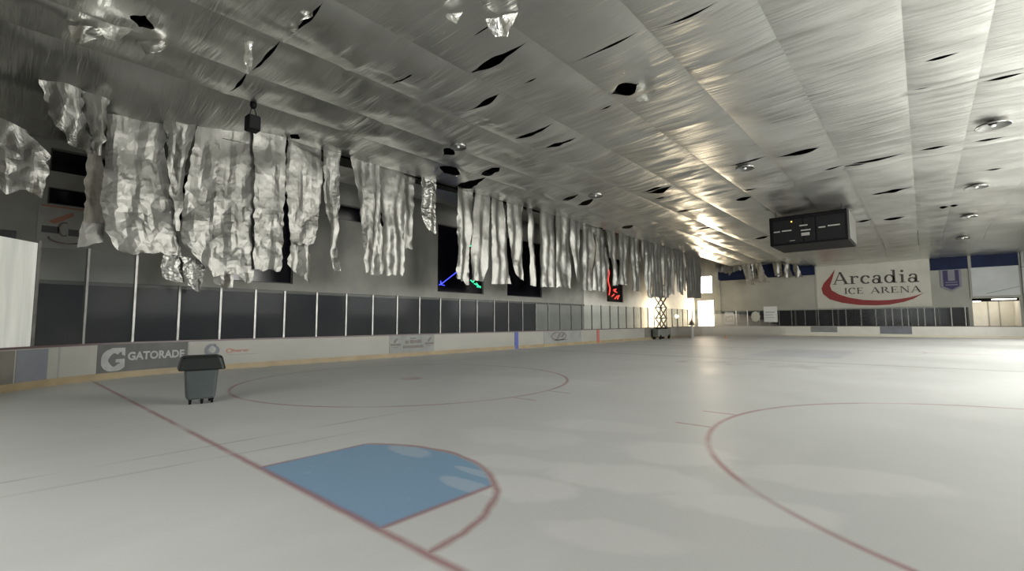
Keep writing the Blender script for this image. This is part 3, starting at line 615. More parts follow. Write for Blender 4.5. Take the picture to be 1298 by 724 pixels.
# pale grey advert with two small emblems and dark text bars
p = band_part('advert_panel', [(-BX, 10.56), (-BX, 13.24)], 0.19, 1.03, M['ad_grey'], 'pale grey advert with a small emblem at each end and two lines of dark lettering')
for y0 in (10.6, 12.62):
    on_side('advert_emblem', [[(y0+.18, .68), (y0+.26, .66), (y0+.44, .86), (y0+.40, .92), (y0+.22, .80)], rect(y0+.02, .54, y0+.58, .64), rect(y0+.12, .46, y0+.46, .49)], M['ad_ink'], p)
on_side('advert_lettering', [rect(11.75, .84, 12.1, .90), ell(11.55, .70, .11, .09), rect(11.72, .62, 11.95, .80), rect(11.98, .64, 12.12, .78), rect(12.15, .63, 12.42, .80)], M['ad_ink'], p)
text_mesh('STATION CARPETS', 0.17, M['ad_ink'], 'advert_lettering', side_fn(11.3, 0.40), p, bold=0.006, width=1.25) if False else on_side('advert_lettering', [rect(11.32 + k*.125, .40, 11.32 + k*.125 + .10, .53) for k in range(10)], M['ad_ink'], p)
# oval-emblem advert
p = band_part('advert_panel', [(-BX, 22.5), (-BX, 27.0)], 0.19, 1.03, M['ad_grey'], 'pale grey advert with a dark oval crest beyond the blue marker')
on_side('advert_emblem', arcband(24.2, 0.66, 0.85, 0.27, 0, 360, 0.12, 0.035, 24) + [[(23.9, .45), (24.1, .45), (24.5, .88), (24.2, .88)], rect(23.7, .38, 25.2, .44), [(24.3, .6), (24.6, .55), (24.9, .8), (24.7, .84)]], M['ad_ink'], p)
p = band_part('advert_panel', [(-BX, 37.4), (-BX, 43.2)], 0.19, 1.03, M['ad_brown'], 'dull olive advert behind the lift')
# corner adverts on the curved boards
cp = lambda a0, a1: arc(-BX+RC, BY0+RC, RC, a0, a1, 10)
band_part('advert_panel', cp(262, 227), 0.19, 1.0, M['ad_brown'], 'tan advert on the curved corner boards')
band_part('advert_panel', cp(226.5, 219), 0.19, 1.0, M['ad_blue'], 'slate blue end of the corner advert')
for a in (206.8, 216.5): band_part('panel_joint', cp(a, a - 0.45), 0.0, 1.03, M['ad_grey'], off=-0.006)
band_part('line_marker', [(-BX, 19.55), (-BX, 19.88)], 0.0, 1.05, M['blue'], 'dark blue line marker', off=-0.025)
band_part('line_marker', [(-BX, 29.2), (-BX, 29.55)], 0.0, 1.05, M['red'], 'rust red centre line marker', off=-0.025)
# far end
far_pts = far_left[:-1] + line((-BX+RC, BY1), (BX-RC, BY1)) + far_right[1:]
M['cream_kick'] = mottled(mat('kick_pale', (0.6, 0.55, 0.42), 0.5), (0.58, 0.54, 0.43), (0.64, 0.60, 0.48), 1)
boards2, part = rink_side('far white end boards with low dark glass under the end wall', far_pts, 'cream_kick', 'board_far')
fx = [-8.2, -7.86, -6.6, -5.3, -4.04, -2.75, -1.58, -0.31, 0.92, 1.68, 2.24, 2.96, 3.44, 4.17, 4.66, 5.4, 6.56, 7.51]
fx = fx[1:]
posts = []
for ang in (174, 163, 151.5, 140, 128.5, 117, 105.5, 96):
    t = math.radians(ang); posts.append((-BX+RC + RC*math.cos(t), BY1-RC + RC*math.sin(t), math.sin(t), -math.cos(t)))
posts += [(x, BY1, 1.0, 0.0) for x in fx]
add_posts(part, posts, [2.93]*(len(posts)-1))
far_ofs = Vector((-far_pts[0][0], -far_pts[0][1], 0))
def far_item(name, polys, m, label, parent=boards2, y=BY1-0.02):
    mb = MB()
    for q in polys: mb.prism(q, lambda u, v, d: tuple(Vector((u, y - d, v)) + far_ofs), 0.012)
    o = fix_normals(mb.obj(name, m, parent)); o['label'] = label; return o
far_item('advert_panel', [rect(1.2, 0.28, 3.65, 1.02)], M['ad_blue'], 'slate blue advert under the sign')
far_item('advert_panel', [rect(-4.8, 0.4, -2.4, 1.0)], M['ad_grey'], 'pale grey advert')
M['poster_white'] = mat('poster_white', (0.62, 0.63, 0.62), 0.6)
M['cream'] = mat('cream_card', (0.5, 0.49, 0.41), 0.6)

# notices on the far glass, and things on the end wall
def wall_thing(name, label, cat, polys, m, y, depth=0.03, cx=0, group=None):
    t = thing(name, label, cat, (cx, y, 0), 0, group)
    mb = MB()
    for q in polys: mb.prism(q, lambda u, v, d: (u - cx, -d, v), depth)
    fix_normals(mb.obj('board', m, t)); return t
def on_wall(name, polys, m, parent, cx, dep0, depth=0.01, label=None):
    mb = MB()
    for q in polys: mb.prism(q, lambda u, v, d: (u - cx, -dep0 - d, v), depth)
    o = fix_normals(mb.obj(name, m, parent))
    if label: o['label'] = label
    return o
t = wall_thing('poster', 'white framed poster with a blue picture on the far corner glass', 'poster', [[(-13.1, 1.25), (-11.95, 1.25), (-11.95, 2.45), (-12.1, 2.65), (-12.95, 2.65), (-13.1, 2.45)]], M['poster_white'], 55.75, cx=-12.5)
on_wall('picture', [rect(-12.98, 1.5, -12.08, 2.25)], M['ad_blue'], t, -12.5, 0.03)
on_wall('picture', [[(-12.8, 1.6), (-12.5, 1.9), (-12.3, 1.7), (-12.15, 2.05), (-12.3, 2.1), (-12.7, 1.9)]], M['poster_white'], t, -12.5, 0.04, 0.006)
t = wall_thing('notice_board', 'rounded cream notice on the far glass between two posts', 'notice', [ell(-10.1, 2.15, 0.5, 0.62, 8)], M['cream'], 57.35, cx=-10.1)
t = wall_thing('notice_board', 'square white paper notice on the far glass beside the cream notice', 'notice', [rect(-9.35, 1.5, -7.95, 3.3)], M['poster_white'], 57.9, cx=-8.7)
on_wall('printed_line', [rect(-9.2, 2.6, -8.2, 2.68), rect(-9.2, 2.3, -8.4, 2.36), rect(-9.2, 2.0, -8.3, 2.05)], M['ad_grey'], t, -8.7, 0.03)

# arena sign: white board, red swoosh, serif lettering
M['sign'] = mottled(mat('sign_white', (0.6, 0.6, 0.52), 0.7), (0.44, 0.44, 0.38), (0.51, 0.505, 0.44), 0.7)
M['sign_red'] = mat('sign_red', (0.20, 0.018, 0.018), 0.55)
M['sign_ink'] = mat('sign_ink', (0.045, 0.03, 0.03), 0.6)
SXC = 0.4
t = wall_thing('arena_sign', 'large cream wall sign with dark serif lettering over a red swoosh', 'sign', [rect(-4.5, 3.05, 5.3, 8.5)], M['sign'], YF - 0.002, 0.05, SXC)
outer = [(-2.68, 7.44), (-3.24, 6.6), (-3.79, 5.95), (-4.06, 5.33), (-3.94, 4.7), (-3.32, 4.05), (-2.14, 3.61), (-0.6, 3.33), (0.82, 3.25), (1.9, 3.30), (3.1, 3.55), (3.92, 3.86), (4.76, 4.45)]
inner = [(-2.66, 7.44), (-2.99, 6.32), (-3.22, 5.6), (-3.09, 5.08), (-2.43, 4.58), (-1.53, 4.19), (-0.25, 3.88), (1.0, 3.79), (1.9, 3.80), (2.9, 3.90), (3.6, 4.03), (4.2, 4.22), (4.77, 4.47)]
on_wall('swoosh', [[outer[k], outer[k+1], inner[k+1], inner[k]] for k in range(12)], M['sign_red'], t, SXC, 0.05)
tri = lambda *p: list(p)
def G_A(w=1.0): return [tri((.04, 0), (.12, 0), (.50, 1), (.44, 1)), tri((.40, 1), (.56, 1), (.98, 0), (.78, 0)), rect(.22, .30, .78, .37), rect(-.05, 0, .24, .05), rect(.66, 0, 1.08, .05)], 1.08
def G_r(): return [rect(.1, 0, .26, .64), rect(0, 0, .38, .05), rect(0, .58, .2, .64)] + arcband(.44, .42, .18, .18, 65, 150, .07, .06, 6) + [ell(.53, .54, .08, .08, 10)], .72
def G_c(): return arcband(.33, .32, .27, .30, 50, 315, .15, .06) + [ell(.52, .50, .075, .075, 10)], .72
def G_a(): return arcband(.24, .18, .19, .17, 0, 360, .12, .05) + [rect(.40, .08, .54, .46), rect(.40, 0, .64, .08)] + arcband(.30, .44, .19, .18, 0, 150, .10, .06, 8) + [ell(.13, .50, .07, .07, 10)], .76
def G_d(): return arcband(.30, .32, .25, .30, 0, 360, .14, .05) + [rect(.50, 0, .65, 1.0), rect(.40, .94, .60, 1.0), rect(.5, 0, .76, .06)], .88
def G_i(): return [rect(.1, 0, .26, .64), rect(0, 0, .38, .05), rect(0, .58, .2, .64), ell(.18, .88, .095, .095, 12)], .50
def G_I(): return [rect(.1, 0, .27, 1), rect(0, 0, .37, .06), rect(0, .94, .37, 1)], .50
def G_C(): return arcband(.47, .5, .40, .49, 45, 315, .17, .06, 18) + [tri((.70, .72), (.80, .66), (.80, .98), (.74, .98))], .98
def G_E(): return [rect(.1, 0, .27, 1), rect(0, 0, .72, .07), rect(0, .93, .70, 1), rect(.2, .48, .55, .55), tri((.66, 0), (.74, 0), (.78, .25), (.73, .25)), tri((.64, 1), (.71, 1), (.71, .78), (.67, .78)), rect(.50, .40, .56, .63)], .92
def G_R(): return [rect(.1, 0, .27, 1), rect(0, 0, .37, .06), rect(0, .94, .4, 1)] + arcband(.38, .74, .25, .23, -90, 90, .15, .06, 10) + [tri((.36, .50), (.52, .50), (.98, 0), (.76, 0))], 1.02
def G_N(): return [rect(.12, 0, .19, 1), rect(0, 0, .32, .05), rect(-.02, .95, .25, 1), tri((.10, 1), (.30, 1), (.93, 0), (.80, 0)), rect(.82, 0, .89, 1), rect(.70, .95, 1.02, 1)], 1.14
def word(glyphs, x0, x1, z0, h, sp, slope=0.0):
    tot = sum(g[1] if g else sp for g in glyphs); k = (x1-x0)/tot; out = []; x = 0
    for g in glyphs:
        if g is None: x += sp; continue
        for q in g[0]: out.append([(x0 + (x+u)*k, z0 + v*h + slope*(x+u)*k) for u, v in q])
        x += g[1]
    return out
on_wall('lettering', word([G_A(), G_r(), G_c(), G_a(), G_d(), G_i(), G_a()], -2.9, 4.62, 5.72, 1.38, 0.4, -0.02), M['sign_ink'], t, SXC, 0.05)
on_wall('lettering', word([G_I(), G_C(), G_E()], -1.92, -0.12, 4.60, 0.66, 0.62, -0.012), M['sign_ink'], t, SXC, 0.05)
on_wall('lettering', word([G_A(), G_R(), G_E(), G_N(), G_A()], 0.42, 4.62, 4.57, 0.66, 0.62, -0.012), M['sign_ink'], t, SXC, 0.05)

M['banner'] = mat('banner_purple', (0.04, 0.034, 0.09), 0.8)
M['banner_grey'] = mat('banner_grey', (0.19, 0.19, 0.22), 0.8)
t = wall_thing('pennant_banner', 'purple and grey pointed pennant hanging right of the arena sign', 'banner', [[(6.05, 6.66), (7.6, 6.66), (7.6, 4.95), (6.83, 4.45), (6.05, 4.95)]], M['banner_grey'], YF - 0.07, 0.02, 6.8)
on_wall('emblem', [rect(6.25, 5.0, 6.62, 6.6), rect(7.12, 5.0, 7.42, 6.6), rect(6.62, 5.0, 7.12, 5.55), [(6.25, 5.0), (7.42, 5.0), (6.83, 4.65)]], M['banner'], t, 6.8, 0.02)
on_wall('emblem', [rect(6.4, 5.36, 7.3, 5.42), rect(6.4, 5.1, 7.3, 5.18), [(6.7, 5.7), (7.0, 5.7), (7.05, 6.1), (6.9, 5.95), (6.75, 6.3)]], M['banner_grey'], t, 6.8, 0.03)
t = wall_thing('wall_panel', 'large blank pale grey panel above the lit bay on the right', 'wall panel', [rect(8.28, 3.95, 11.45, 6.72)], mottled(mat('panel_white', (0.5, 0.52, 0.53), 0.6), (0.42, 0.44, 0.44), (0.50, 0.52, 0.52), 0.6), YF - 0.002, 0.05, 9.8)
mb = MB()
for x0, z0, x1, z1 in ((9.2, 4.15, 11.45, 4.75),): mb.bar((x0-9.8, -0.055, z0), (x1-9.8, -0.055, z1), 0.03, 0.03)
mb.obj('cable', M['ad_grey'], t)
mb = MB(); mb.box(8.2, 11.4, YF+0.6, YF+0.7, 3.42, 4.2); struct('trim_4', mb, M['dark'])
M['tube_light'] = mat('tube_light', (1, 1, 1), 0.5, emit=(1, 0.93, 0.8), estr=9)
M['tube_warm'] = mat('tube_light_dim', (1, 1, 1), 0.5, emit=(1, 0.9, 0.75), estr=2.5)
for x0, x1, z, lab in ((9.55, 11.25, 3.60, 'long bright strip light at the top of the right-hand bay'), (8.25, 8.85, 3.45, 'short strip light at the left of the right-hand bay')):
    t = thing('strip_light', lab, 'light', ((x0+x1)/2, YF+0.45, z)); w = (x1-x0)/2
    mb = MB(); mb.box(-w, w, -0.08, 0.08, 0.04, 0.12); mb.obj('housing', M['black'], t)
    mb = MB(); mb.tube((-w+.03, 0, 0), (w-.03, 0, 0), 0.045); mb.obj('tube', M['tube_light'], t)
area('bay_light', (9.8, YF+2.4, 4.15), (0, 0, 0), 2.6, 3.0, 75, (1.0, 0.92, 0.78))
t = thing('downpipe', 'pale vertical pipe at the right end of the end wall', 'pipe', (11.73, YF-0.14, 0))
mb = MB(); mb.tube((0, 0, 0), (0, 0, 8.2), 0.11, n=14); mb.obj('pipe', M['poster_white'], t, True)
mb = MB(); [mb.box(-.14, .14, -.13, .13, z, z+.06) for z in (1.5, 4.0, 6.5)]; mb.obj('bracket', M['ad_grey'], t)

# ---------------------------------------------------------------- hanging foil
def sheet(name, L, R, to3, m, parent=None, rag=0.05, amp=0.10, pleat=0.07, res=0.10, smooth=False, seed=0.0, top_in=1.0):
    def along(P, t):
        d = [0]
        for a, b in zip(P, P[1:]): d.append(d[-1] + math.hypot(b[0]-a[0], b[1]-a[1]))
        s = t * d[-1]
        for k in range(len(P)-1):
            if s <= d[k+1] or k == len(P)-2:
                q = (s - d[k]) / max(1e-6, d[k+1]-d[k]); return (P[k][0]+(P[k+1][0]-P[k][0])*q, P[k][1]+(P[k+1][1]-P[k][1])*q)
    H = math.hypot(L[0][0]-L[-1][0], L[0][1]-L[-1][1]); W = max(abs(R[0][0]-L[0][0]), abs(R[len(R)//2][0]-L[len(L)//2][0]), 0.15)
    n = max(6, int(H/res)); c = max(5, int(W/res)+1); mb = MB()
    for i in range(n+1):
        t = i/n; a, b = along(L, t), along(R, t)
        for j in range(c+1):
            u = j/c; h = a[0]+(b[0]-a[0])*u; z = a[1]+(b[1]-a[1])*u
            p = Vector((h*1.0, z*0.8, seed))
            k = min(1.0, 0.25 + t*2.0) if top_in else 1
            d = pleat*math.sin((h*1.3 + seed)*2*PI*1.1 + 0.8*math.sin(z*1.2+seed)) * k
            cr = min(1.0, max(0.15, t*1.6 - 0.1)) if top_in else 1
            ps = Vector((h*3.2, z*0.55, seed)) 
            d += amp*(1.0*noise.noise(p*1.0) + (0.28 if amp > .13 else 0.6)*noise.noise(ps) + 0.40*cr*noise.noise(p*1.7 + Vector((5,0,0))) + 0.22*cr*abs(noise.noise(p*3.4)))
            if j in (0, c): h += rag*noise.noise(Vector((z*4, seed, j)))*1.6
            if i == n: z += rag*3*noise.noise(Vector((h*5, seed, 2)))
            h += 0.5*res*noise.noise(p*5 + Vector((0,0,9))) if 0 < j < c else 0; z += 0.5*res*noise.noise(p*5 + Vector((0,0,19))) if 0 < i < n else 0
            mb.v.append(tuple(to3(h, z, d)))
    for i in range(n):
        for j in range(c):
            k = i*(c+1)+j
            if (i + j) % 2: mb.f += [(k, k+1, k+c+2), (k, k+c+2, k+c+1)]
            else: mb.f += [(k, k+1, k+c+1), (k+1, k+c+2, k+c+1)]
    return mb.obj(name, m, parent, smooth)

LAB = {
 'A0': 'thin foil strip showing its dark backing, first left of the wide crumpled sheet',
 'A1': 'wide heavily crumpled foil sheet, leftmost of the full-length hanging sheets',
 'A2': 'short foil wedge tapering to a point right of the leftmost wide sheet',
 'B': 'foil sheet with a slanting lower edge, directly left of the hanging speaker',
 'C1': 'broad wrinkled foil sheet hanging just below the black speaker, left half',
 'C2': 'broad wrinkled foil sheet right below the black speaker, next to a black gap',
 'D1': 'ragged foil sheet with a torn bottom right of the black gap',
 'D2': 'pale foil flap with a slanted tip under the ragged torn sheet',
 'E': 'narrow foil ribbon tapering downward over bare grey wall',
 'F1': 'foil strip slanting right, left one of the pair before the dark corner',
 'F2': 'long straight foil strip with a square end, right of the slanting strip',
 'F3': 'short foil strip behind the square-ended pair',
 'F4': 'shiny dark short foil scrap left of the first tall window',
 'G1': 'bow-shaped foil strip over the left part of the window with blue light',
 'G2': 'foil strip between the blue light and the green light',
 'G3': 'foil strip flaring to the right between the two tall windows',
 'G4': 'foil strip with a pointed ragged tip over the second tall window',
 'G5': 'very thin foil ribbon over the second tall window',
 'H1': 'wide foil sheet with a straight hem right of the second tall window',
 'H2': 'foil sheet beside the wide straight-hemmed sheet, second from it',
 'H3': 'short narrow foil strip among the middle sheets',
 'H4': 'long narrow foil strip ending low among the middle sheets',
 'H5': 'foil strip pinched at the top left of the red neon',
 'H6': 'thin foil strip crossing the red neon window',
 'J1': 'smooth pale foil strip just right of the red neon',
 'J2': 'foil strip second to the right of the red neon',
 'J3': 'long foil strip third to the right of the red neon',
 'J4': 'foil strip just left of the lift arms',
 'J5': 'foil strip hanging directly above the lift arms',
 'J6': 'foil strip between the lift and the last hanging sheet',
 'J7': 'last and farthest hanging foil sheet beside the bright exit',
 'K1': 'narrow strip showing brown backing between the middle sheets, left of the red neon',
 'K2': 'narrow strip showing brown backing, third right of the red neon',
 'K3': 'narrow strip showing brown backing just past the lift',
 'K4': 'narrow strip showing brown backing beside the last hanging sheet',
 'T1': 'dull scrap of film below the foil wedge',
 'T2': 'ragged dull film scrap low beside the leftmost big sheets',
 'T3': 'loose foil tail under the broad sheet, left of two',
 'T4': 'loose foil tail under the broad sheet, right of two'}
for i, (n, xd, L, R) in enumerate(DRAPES):
    near = abs(L[0][0]) < 14
    L = [tuple(p) for p in L]; R = [tuple(p) for p in R]
    if n[0] != 'T' and n not in ('D2',):
        for P in (L, R):
            top = zbase(xd, P[0][0]) - 0.02; P[0] = (P[0][0], top if P[0][0] > 2.5 else P[0][1])
    if n in ('J4', 'J5', 'J3'): xd = -13.3
    hs = [p[0] for p in L + R]; cy = sum(hs)/len(hs); zt = L[0][1]
    mm = M['film'] if n in ('T1', 'T2', 'F4') else M['drape_back'] if n == 'A0' or n[0] == 'K' else M['drape']
    big = n in ('A1', 'C1', 'C2', 'B', 'D1')
    o = sheet('foil_sheet', L, R, lambda h, z, d: (xd + d, h, z), mm, rag=0.05 if near else 0.03, amp=(0.14 if big else 0.10), pleat=(0.02 if big else 0.055),
              res=(0.115 if L[0][0] < 8 else 0.12 if near else 0.2), smooth=L[0][0] > 8, seed=i*3.7)
    tag(o, LAB[n] , 'foil sheet', 'foil sheets hanging from the ceiling edge')
    if n == 'A0':
        sheet('sheet_tip', [(-0.44, 4.62), (-0.50, 3.88)], [(0.04, 4.7), (0.10, 4.12)], lambda h, z, d: (xd + 0.05 + d*0.3, h, z), M['drape'], o, 0.02, 0.05, 0.02, 0.08, True, 4.0)['label'] = 'bright folded foil tip'
# crumpled bundles near the left edge of the view
def bundle(label, L, R, xd, amp, seed, res=0.07):
    o = sheet('crumpled_foil', L, R, lambda h, z, d: (xd + d, h, z), M['drape'], rag=0.08, amp=amp, pleat=0.10, res=res, seed=seed); return tag(o, label, 'foil', 'crumpled foil at the left end')
bundle('bulky crumpled foil wad hanging at the far left above the milky pane', [(-2.6, 7.3), (-2.9, 6.4), (-2.7, 5.1)], [(-1.68, 6.95), (-1.22, 6.4), (-1.27, 5.25)], -13.5, 0.30, 2.2)
bundle('pointed foil tuft slanting down from the ceiling left of the dark window', [(-1.56, 8.2), (-1.38, 7.61), (-1.16, 7.01), (-0.90, 6.68), (-0.52, 6.45)], [(-0.75, 8.35), (-0.65, 7.6), (-0.55, 7.2), (-0.45, 6.8), (-0.38, 6.42)], -12.8, 0.20, 8.1)
bundle('gathered foil tuft hanging between the slanted tuft and the wide sheet', [(-0.75, 8.45), (-0.62, 7.6), (-0.48, 6.9), (-0.42, 6.5)], [(-0.1, 8.5), (-0.15, 7.6), (-0.2, 7.0), (-0.25, 6.5)], -12.75, 0.20, 5.1)
# torn flaps dangling from the holes of the ceiling
def flap(label, c, w, h, seed, ang=0.0, droop=0.5, m='flap'):
    ca, sa = math.cos(ang), math.sin(ang)
    o = sheet('torn_foil_flap', [(-w/2, 0), (-w*0.42, -h*.5), (-w*0.15, -h)], [(w/2, 0), (w*0.36, -h*.55), (w*0.12, -h*.95)],
              lambda a, z, d: (c[0] + a*ca - (d + z*droop)*sa, c[1] + a*sa + (d + z*droop)*ca, c[2] + z), M[m], rag=0.05, amp=0.10, pleat=0.06, res=0.06, seed=seed)
    return tag(o, label, 'foil flap', 'torn flaps of the foil ceiling')
flap('bright torn flap at the top middle of the photo', (-2.35, 5.35, 8.72), 0.8, 0.42, 1.1, 0.5, -0.3)
flap('pair of bright torn flaps dangling at the top left corner, outer one', (-9.75, -1.0, 8.62), 0.75, 0.5, 2.4, 1.0, 0.2)
flap('bright torn flap dangling at the top left corner, nearest the big hole', (-9.2, -0.55, 8.62), 0.65, 0.45, 3.9, 1.3, 0.2)
flap('dull torn flap under the big hole at top left', (-9.4, 0.25, 8.7), 0.8, 0.45, 6.2, 0.6, 0.3)
flap('narrow bright foil tongue hanging alone above the black speaker', (-7.75, 1.8, 8.7), 0.22, 0.62, 7.7, 1.1, -0.8)
flap('curled torn flap at the right edge of the square black hole', (-1.45, 11.0, 8.72), 0.8, 0.35, 9.2, 0.1, 0.6)
flap('long shiny folded foil edge beside the slanting tear at the top left', (-6.0, 2.35, 8.74), 1.3, 0.16, 15.0, 0.05, 0.3)
flap('small bright flap left of the top-centre hole', (-3.05, 4.55, 8.7), 0.35, 0.25, 12.0, 0.8, 0.2)
# scraps hanging from the ceiling in front of the end wall
for i, (l, Lp, Rp, mm) in enumerate((
    ('dark scrap of foil backing hanging before the end wall, left of the pale strip', [(-12.1, 8.9), (-11.75, 7.4), (-11.5, 6.15)], [(-11.2, 8.95), (-10.9, 7.4), (-10.6, 5.95)], 'drape_back'),
    ('narrow pale strip between two dark scraps before the end wall', [(-11.0, 8.9), (-10.95, 7.6), (-10.85, 6.8)], [(-10.5, 8.9), (-10.5, 7.6), (-10.35, 6.75)], 'drape'),
    ('dark scrap of foil backing hanging before the end wall, right of the pale strip', [(-10.5, 8.9), (-10.3, 7.4), (-10.2, 6.2)], [(-9.9, 8.9), (-9.5, 7.4), (-8.95, 6.25)], 'drape_back'),
    ('shiny scrap before the end wall, left of three', [(-8.7, 8.7), (-8.6, 7.8), (-8.5, 7.0)], [(-7.7, 8.6), (-7.7, 7.8), (-7.6, 6.8)], 'drape'),
    ('shiny scrap before the end wall, middle of three', [(-7.5, 8.5), (-7.4, 7.6), (-7.5, 6.7)], [(-6.9, 8.5), (-6.8, 7.6), (-6.5, 6.75)], 'drape'),
    ('shiny scrap before the end wall, nearest the navy panel', [(-6.6, 8.4), (-6.5, 7.5), (-6.35, 6.6)], [(-6.2, 8.4), (-5.9, 7.5), (-5.6, 6.65)], 'drape'))):
    o = sheet('foil_scrap', Lp, Rp, lambda h, z, d: (h, (60.1 if i % 2 else 59.8) + d, z), M[mm], rag=0.05, amp=0.12, pleat=0.08, res=0.14, smooth=True, seed=40 + i*2.3)
    tag(o, l, 'foil scrap', 'scraps hanging before the end wall')
# sagging edge of ceiling foil over the far left navy panels
o = sheet('foil_swag', [(-15.3, 9.0), (-15.2, 8.0)], [(-11.9, 8.9), (-12.0, 8.1)], lambda h, z, d: (h, 60.3 + d, z - 0.5*math.exp(-((h+13.6)/0.9)**2)*(8.9-z)), M['drape'], rag=0.1, amp=0.18, pleat=0.05, res=0.18, smooth=True, seed=77)
tag(o, 'drooping swag of foil in the far left corner under the ceiling', 'foil swag')

# ---------------------------------------------------------------- scoreboard
K = Vector((-0.58, 31.6, 6.48)); W2, DP, HH = 2.1, 3.9, 1.88
t = thing('scoreboard', 'black box scoreboard hanging under the foil ceiling over centre ice', 'scoreboard', tuple(K))
mb = MB(); mb.box(-W2, W2, 0, DP, 0, HH, 0.04); fix_normals(mb.obj('housing', M['black'], t))
M['label_strip'] = mat('label_strip', (0.36, 0.36, 0.33), 0.6)
M['display'] = mat('display_face', (0.012, 0.012, 0.013), 0.5, 0, 0.15)
for (a, b, p, q, nm) in ((.05, .44, .15, .93, 'display'), (.46, .60, .15, .93, 'display'), (.62, .96, .15, .93, 'display')):
    mb = MB(); mb.box(-W2 + 2*W2*a, -W2 + 2*W2*b, -0.03, 0.01, HH*(1-q), HH*(1-p)); fix_normals(mb.obj(nm, M['display'], t))
def sb(a, b, p, q, m, nm, parent=t, y=-0.045):
    mb = MB(); mb.box(-W2 + 2*W2*a, -W2 + 2*W2*b, y, y + 0.02, HH*(1-q), HH*(1-p)); return mb.obj(nm, m, parent)
for a, b, p, q in ((.06, .145, .50, .54), (.17, .30, .49, .53), (.405, .51, .37, .41), (.42, .545, .535, .575), (.425, .53, .64, .74), (.645, .73, .50, .54), (.76, .905, .48, .52), (.27, .34, .86, .875)):
    sb(a, b, p, q, M['label_strip'], 'label_strip')
M['amber'] = mat('amber_lamp', (0.8, 0.35, 0.05), 0.4, emit=(1, 0.42, 0.06), estr=6)
mb = MB(); mb.tube((-W2+2*W2*.305, -0.06, HH*.78), (-W2+2*W2*.305, -0.02, HH*.78), 0.035); o = mb.obj('indicator_lamp', M['amber'], t); o['label'] = 'small amber lamp'
mb = MB(); mb.box(W2, W2+0.05, 0.15, DP-0.15, 0.1, HH-0.05); o = mb.obj('side_panel', mat('side_panel_grey', (0.06, 0.06, 0.052), 0.6), t); o['label'] = 'pale grey side panel'
for x, y in ((-1.8, .4), (1.8, .4), (-1.8, 3.4), (1.8, 3.4)):
    mb = MB(); mb.tube((x, y, HH), (x, y, ZC - K.z - 0.05), 0.02, n=6); mb.obj('hanger', M['black'], t)
# hanging black speaker
t = thing('hanging_speaker', 'small black speaker on a double hook hanging from the foil above the sheets', 'speaker', (-11.2, 3.17, 7.78))
mb = MB(); mb.box(-.17, .17, -.19, .19, 0, .5, .03); fix_normals(mb.obj('cabinet', M['black'], t))
mb = MB(); mb.box(.17, .19, -.15, .15, .05, .45); mb.obj('grille', M['display'], t)
for s in (-1, 1):
    mb = MB(); mb.tube((0, s*.12, .48), (0, s*.03, .80), 0.014, n=6); mb.obj('hook_arm', M['black'], t)
mb = MB(); mb.lathe([(0.0, .74), (.06, .76), (.10, .84), (.10, .93), (.05, 1.0), (.0, 1.01)], n=12); fix_normals(mb.obj('clamp', M['black'], t, True))
# round ceiling lamps (unlit reflector dishes)
M['reflector'] = mat('lamp_reflector', (0.30, 0.30, 0.29), 0.3, 1.0)
M['bulb'] = mat('lamp_bulb', (0.85, 0.85, 0.8), 0.25)
def ceiling_lamp(x, y, r, label):
    t = thing('ceiling_lamp', label, 'lamp', (x, y, zbase(x, y) - 0.13), 0, 'round lamps in the foil ceiling')
    mb = MB(); mb.lathe([(r*.25, 0.04), (r*.55, .01), (r*.85, -.05), (r*.94, -.10), (r*.98, -.10), (r*.9, -.03), (r*.6, .04), (r*.28, .07)], n=28); mb2 = mb
    o = mb.obj('reflector', M['reflector'], t, True)
    mb = MB(); mb.lathe([(0.001, .14), (r*.22, .12), (r*.26, 0.02), (r*.2, -.02), (0.001, -.03)], n=14); mb.obj('ballast_housing', M['black'], t, True)
    mb = MB(); mb.lathe([(0.001, -.02), (r*.10, -.02), (r*.18, -.06), (r*.14, -.10), (0.001, -.12)], n=14); mb.obj('bulb', M['bulb'], t, True)
for x, y, r, l in ((6.85, 21.6, 0.5, 'nearest round unlit ceiling lamp at the right edge'), (7.05, 32.2, 0.5, 'second round unlit ceiling lamp, beyond the nearest one'), (7.25, 41.8, 0.5, 'third round unlit ceiling lamp, small and far'), (7.4, 52.0, 0.5, 'farthest round unlit ceiling lamp near the end wall'),
                   (-1.2, 20.6, 0.42, 'round ceiling lamp half sunk in foil left of the scoreboard'), (-9.0, 10.0, 0.35, 'small lamp in the foil by the dark ceiling corner'), (-8.75, 20.0, 0.42, 'small lamp above the middle hanging sheets')):
    ceiling_lamp(x, y, r, l)

# ---------------------------------------------------------------- wheeled bin on the ice
def rring(w, d, z, r, n=5, dx=0, dy=0):
    out = []
    for cx, cy, a0 in ((w/2-r, d/2-r, 0), (-w/2+r, d/2-r, 90), (-w/2+r, -d/2+r, 180), (w/2-r, -d/2+r, 270)):
        for k in range(n):
            a = math.radians(a0 + 90*k/(n-1)); out.append((cx + r*math.cos(a) + dx, cy + r*math.sin(a) + dy, z))
    return out
t = thing('wheeled_bin', 'dark grey-green wheeled bin with a black lid standing alone on the ice', 'bin', (-6.86, 0.90, 0), math.radians(79))
M['bin'] = mottled(mat('bin_plastic', (0.07, 0.085, 0.085), 0.45), (0.040, 0.052, 0.052), (0.055, 0.068, 0.068), 2.5)
M['bin_lid'] = mat('bin_lid', (0.006, 0.009, 0.008), 0.38, 0, 0.3)
mb = MB(); mb.loft([rring(.44, .42, .10, .05), rring(.50, .47, .13, .06), rring(.53, .49, .30, .06), rring(.56, .52, .55, .06), rring(.60, .55, .78, .06)]); fix_normals(mb.obj('body', M['bin'], t))
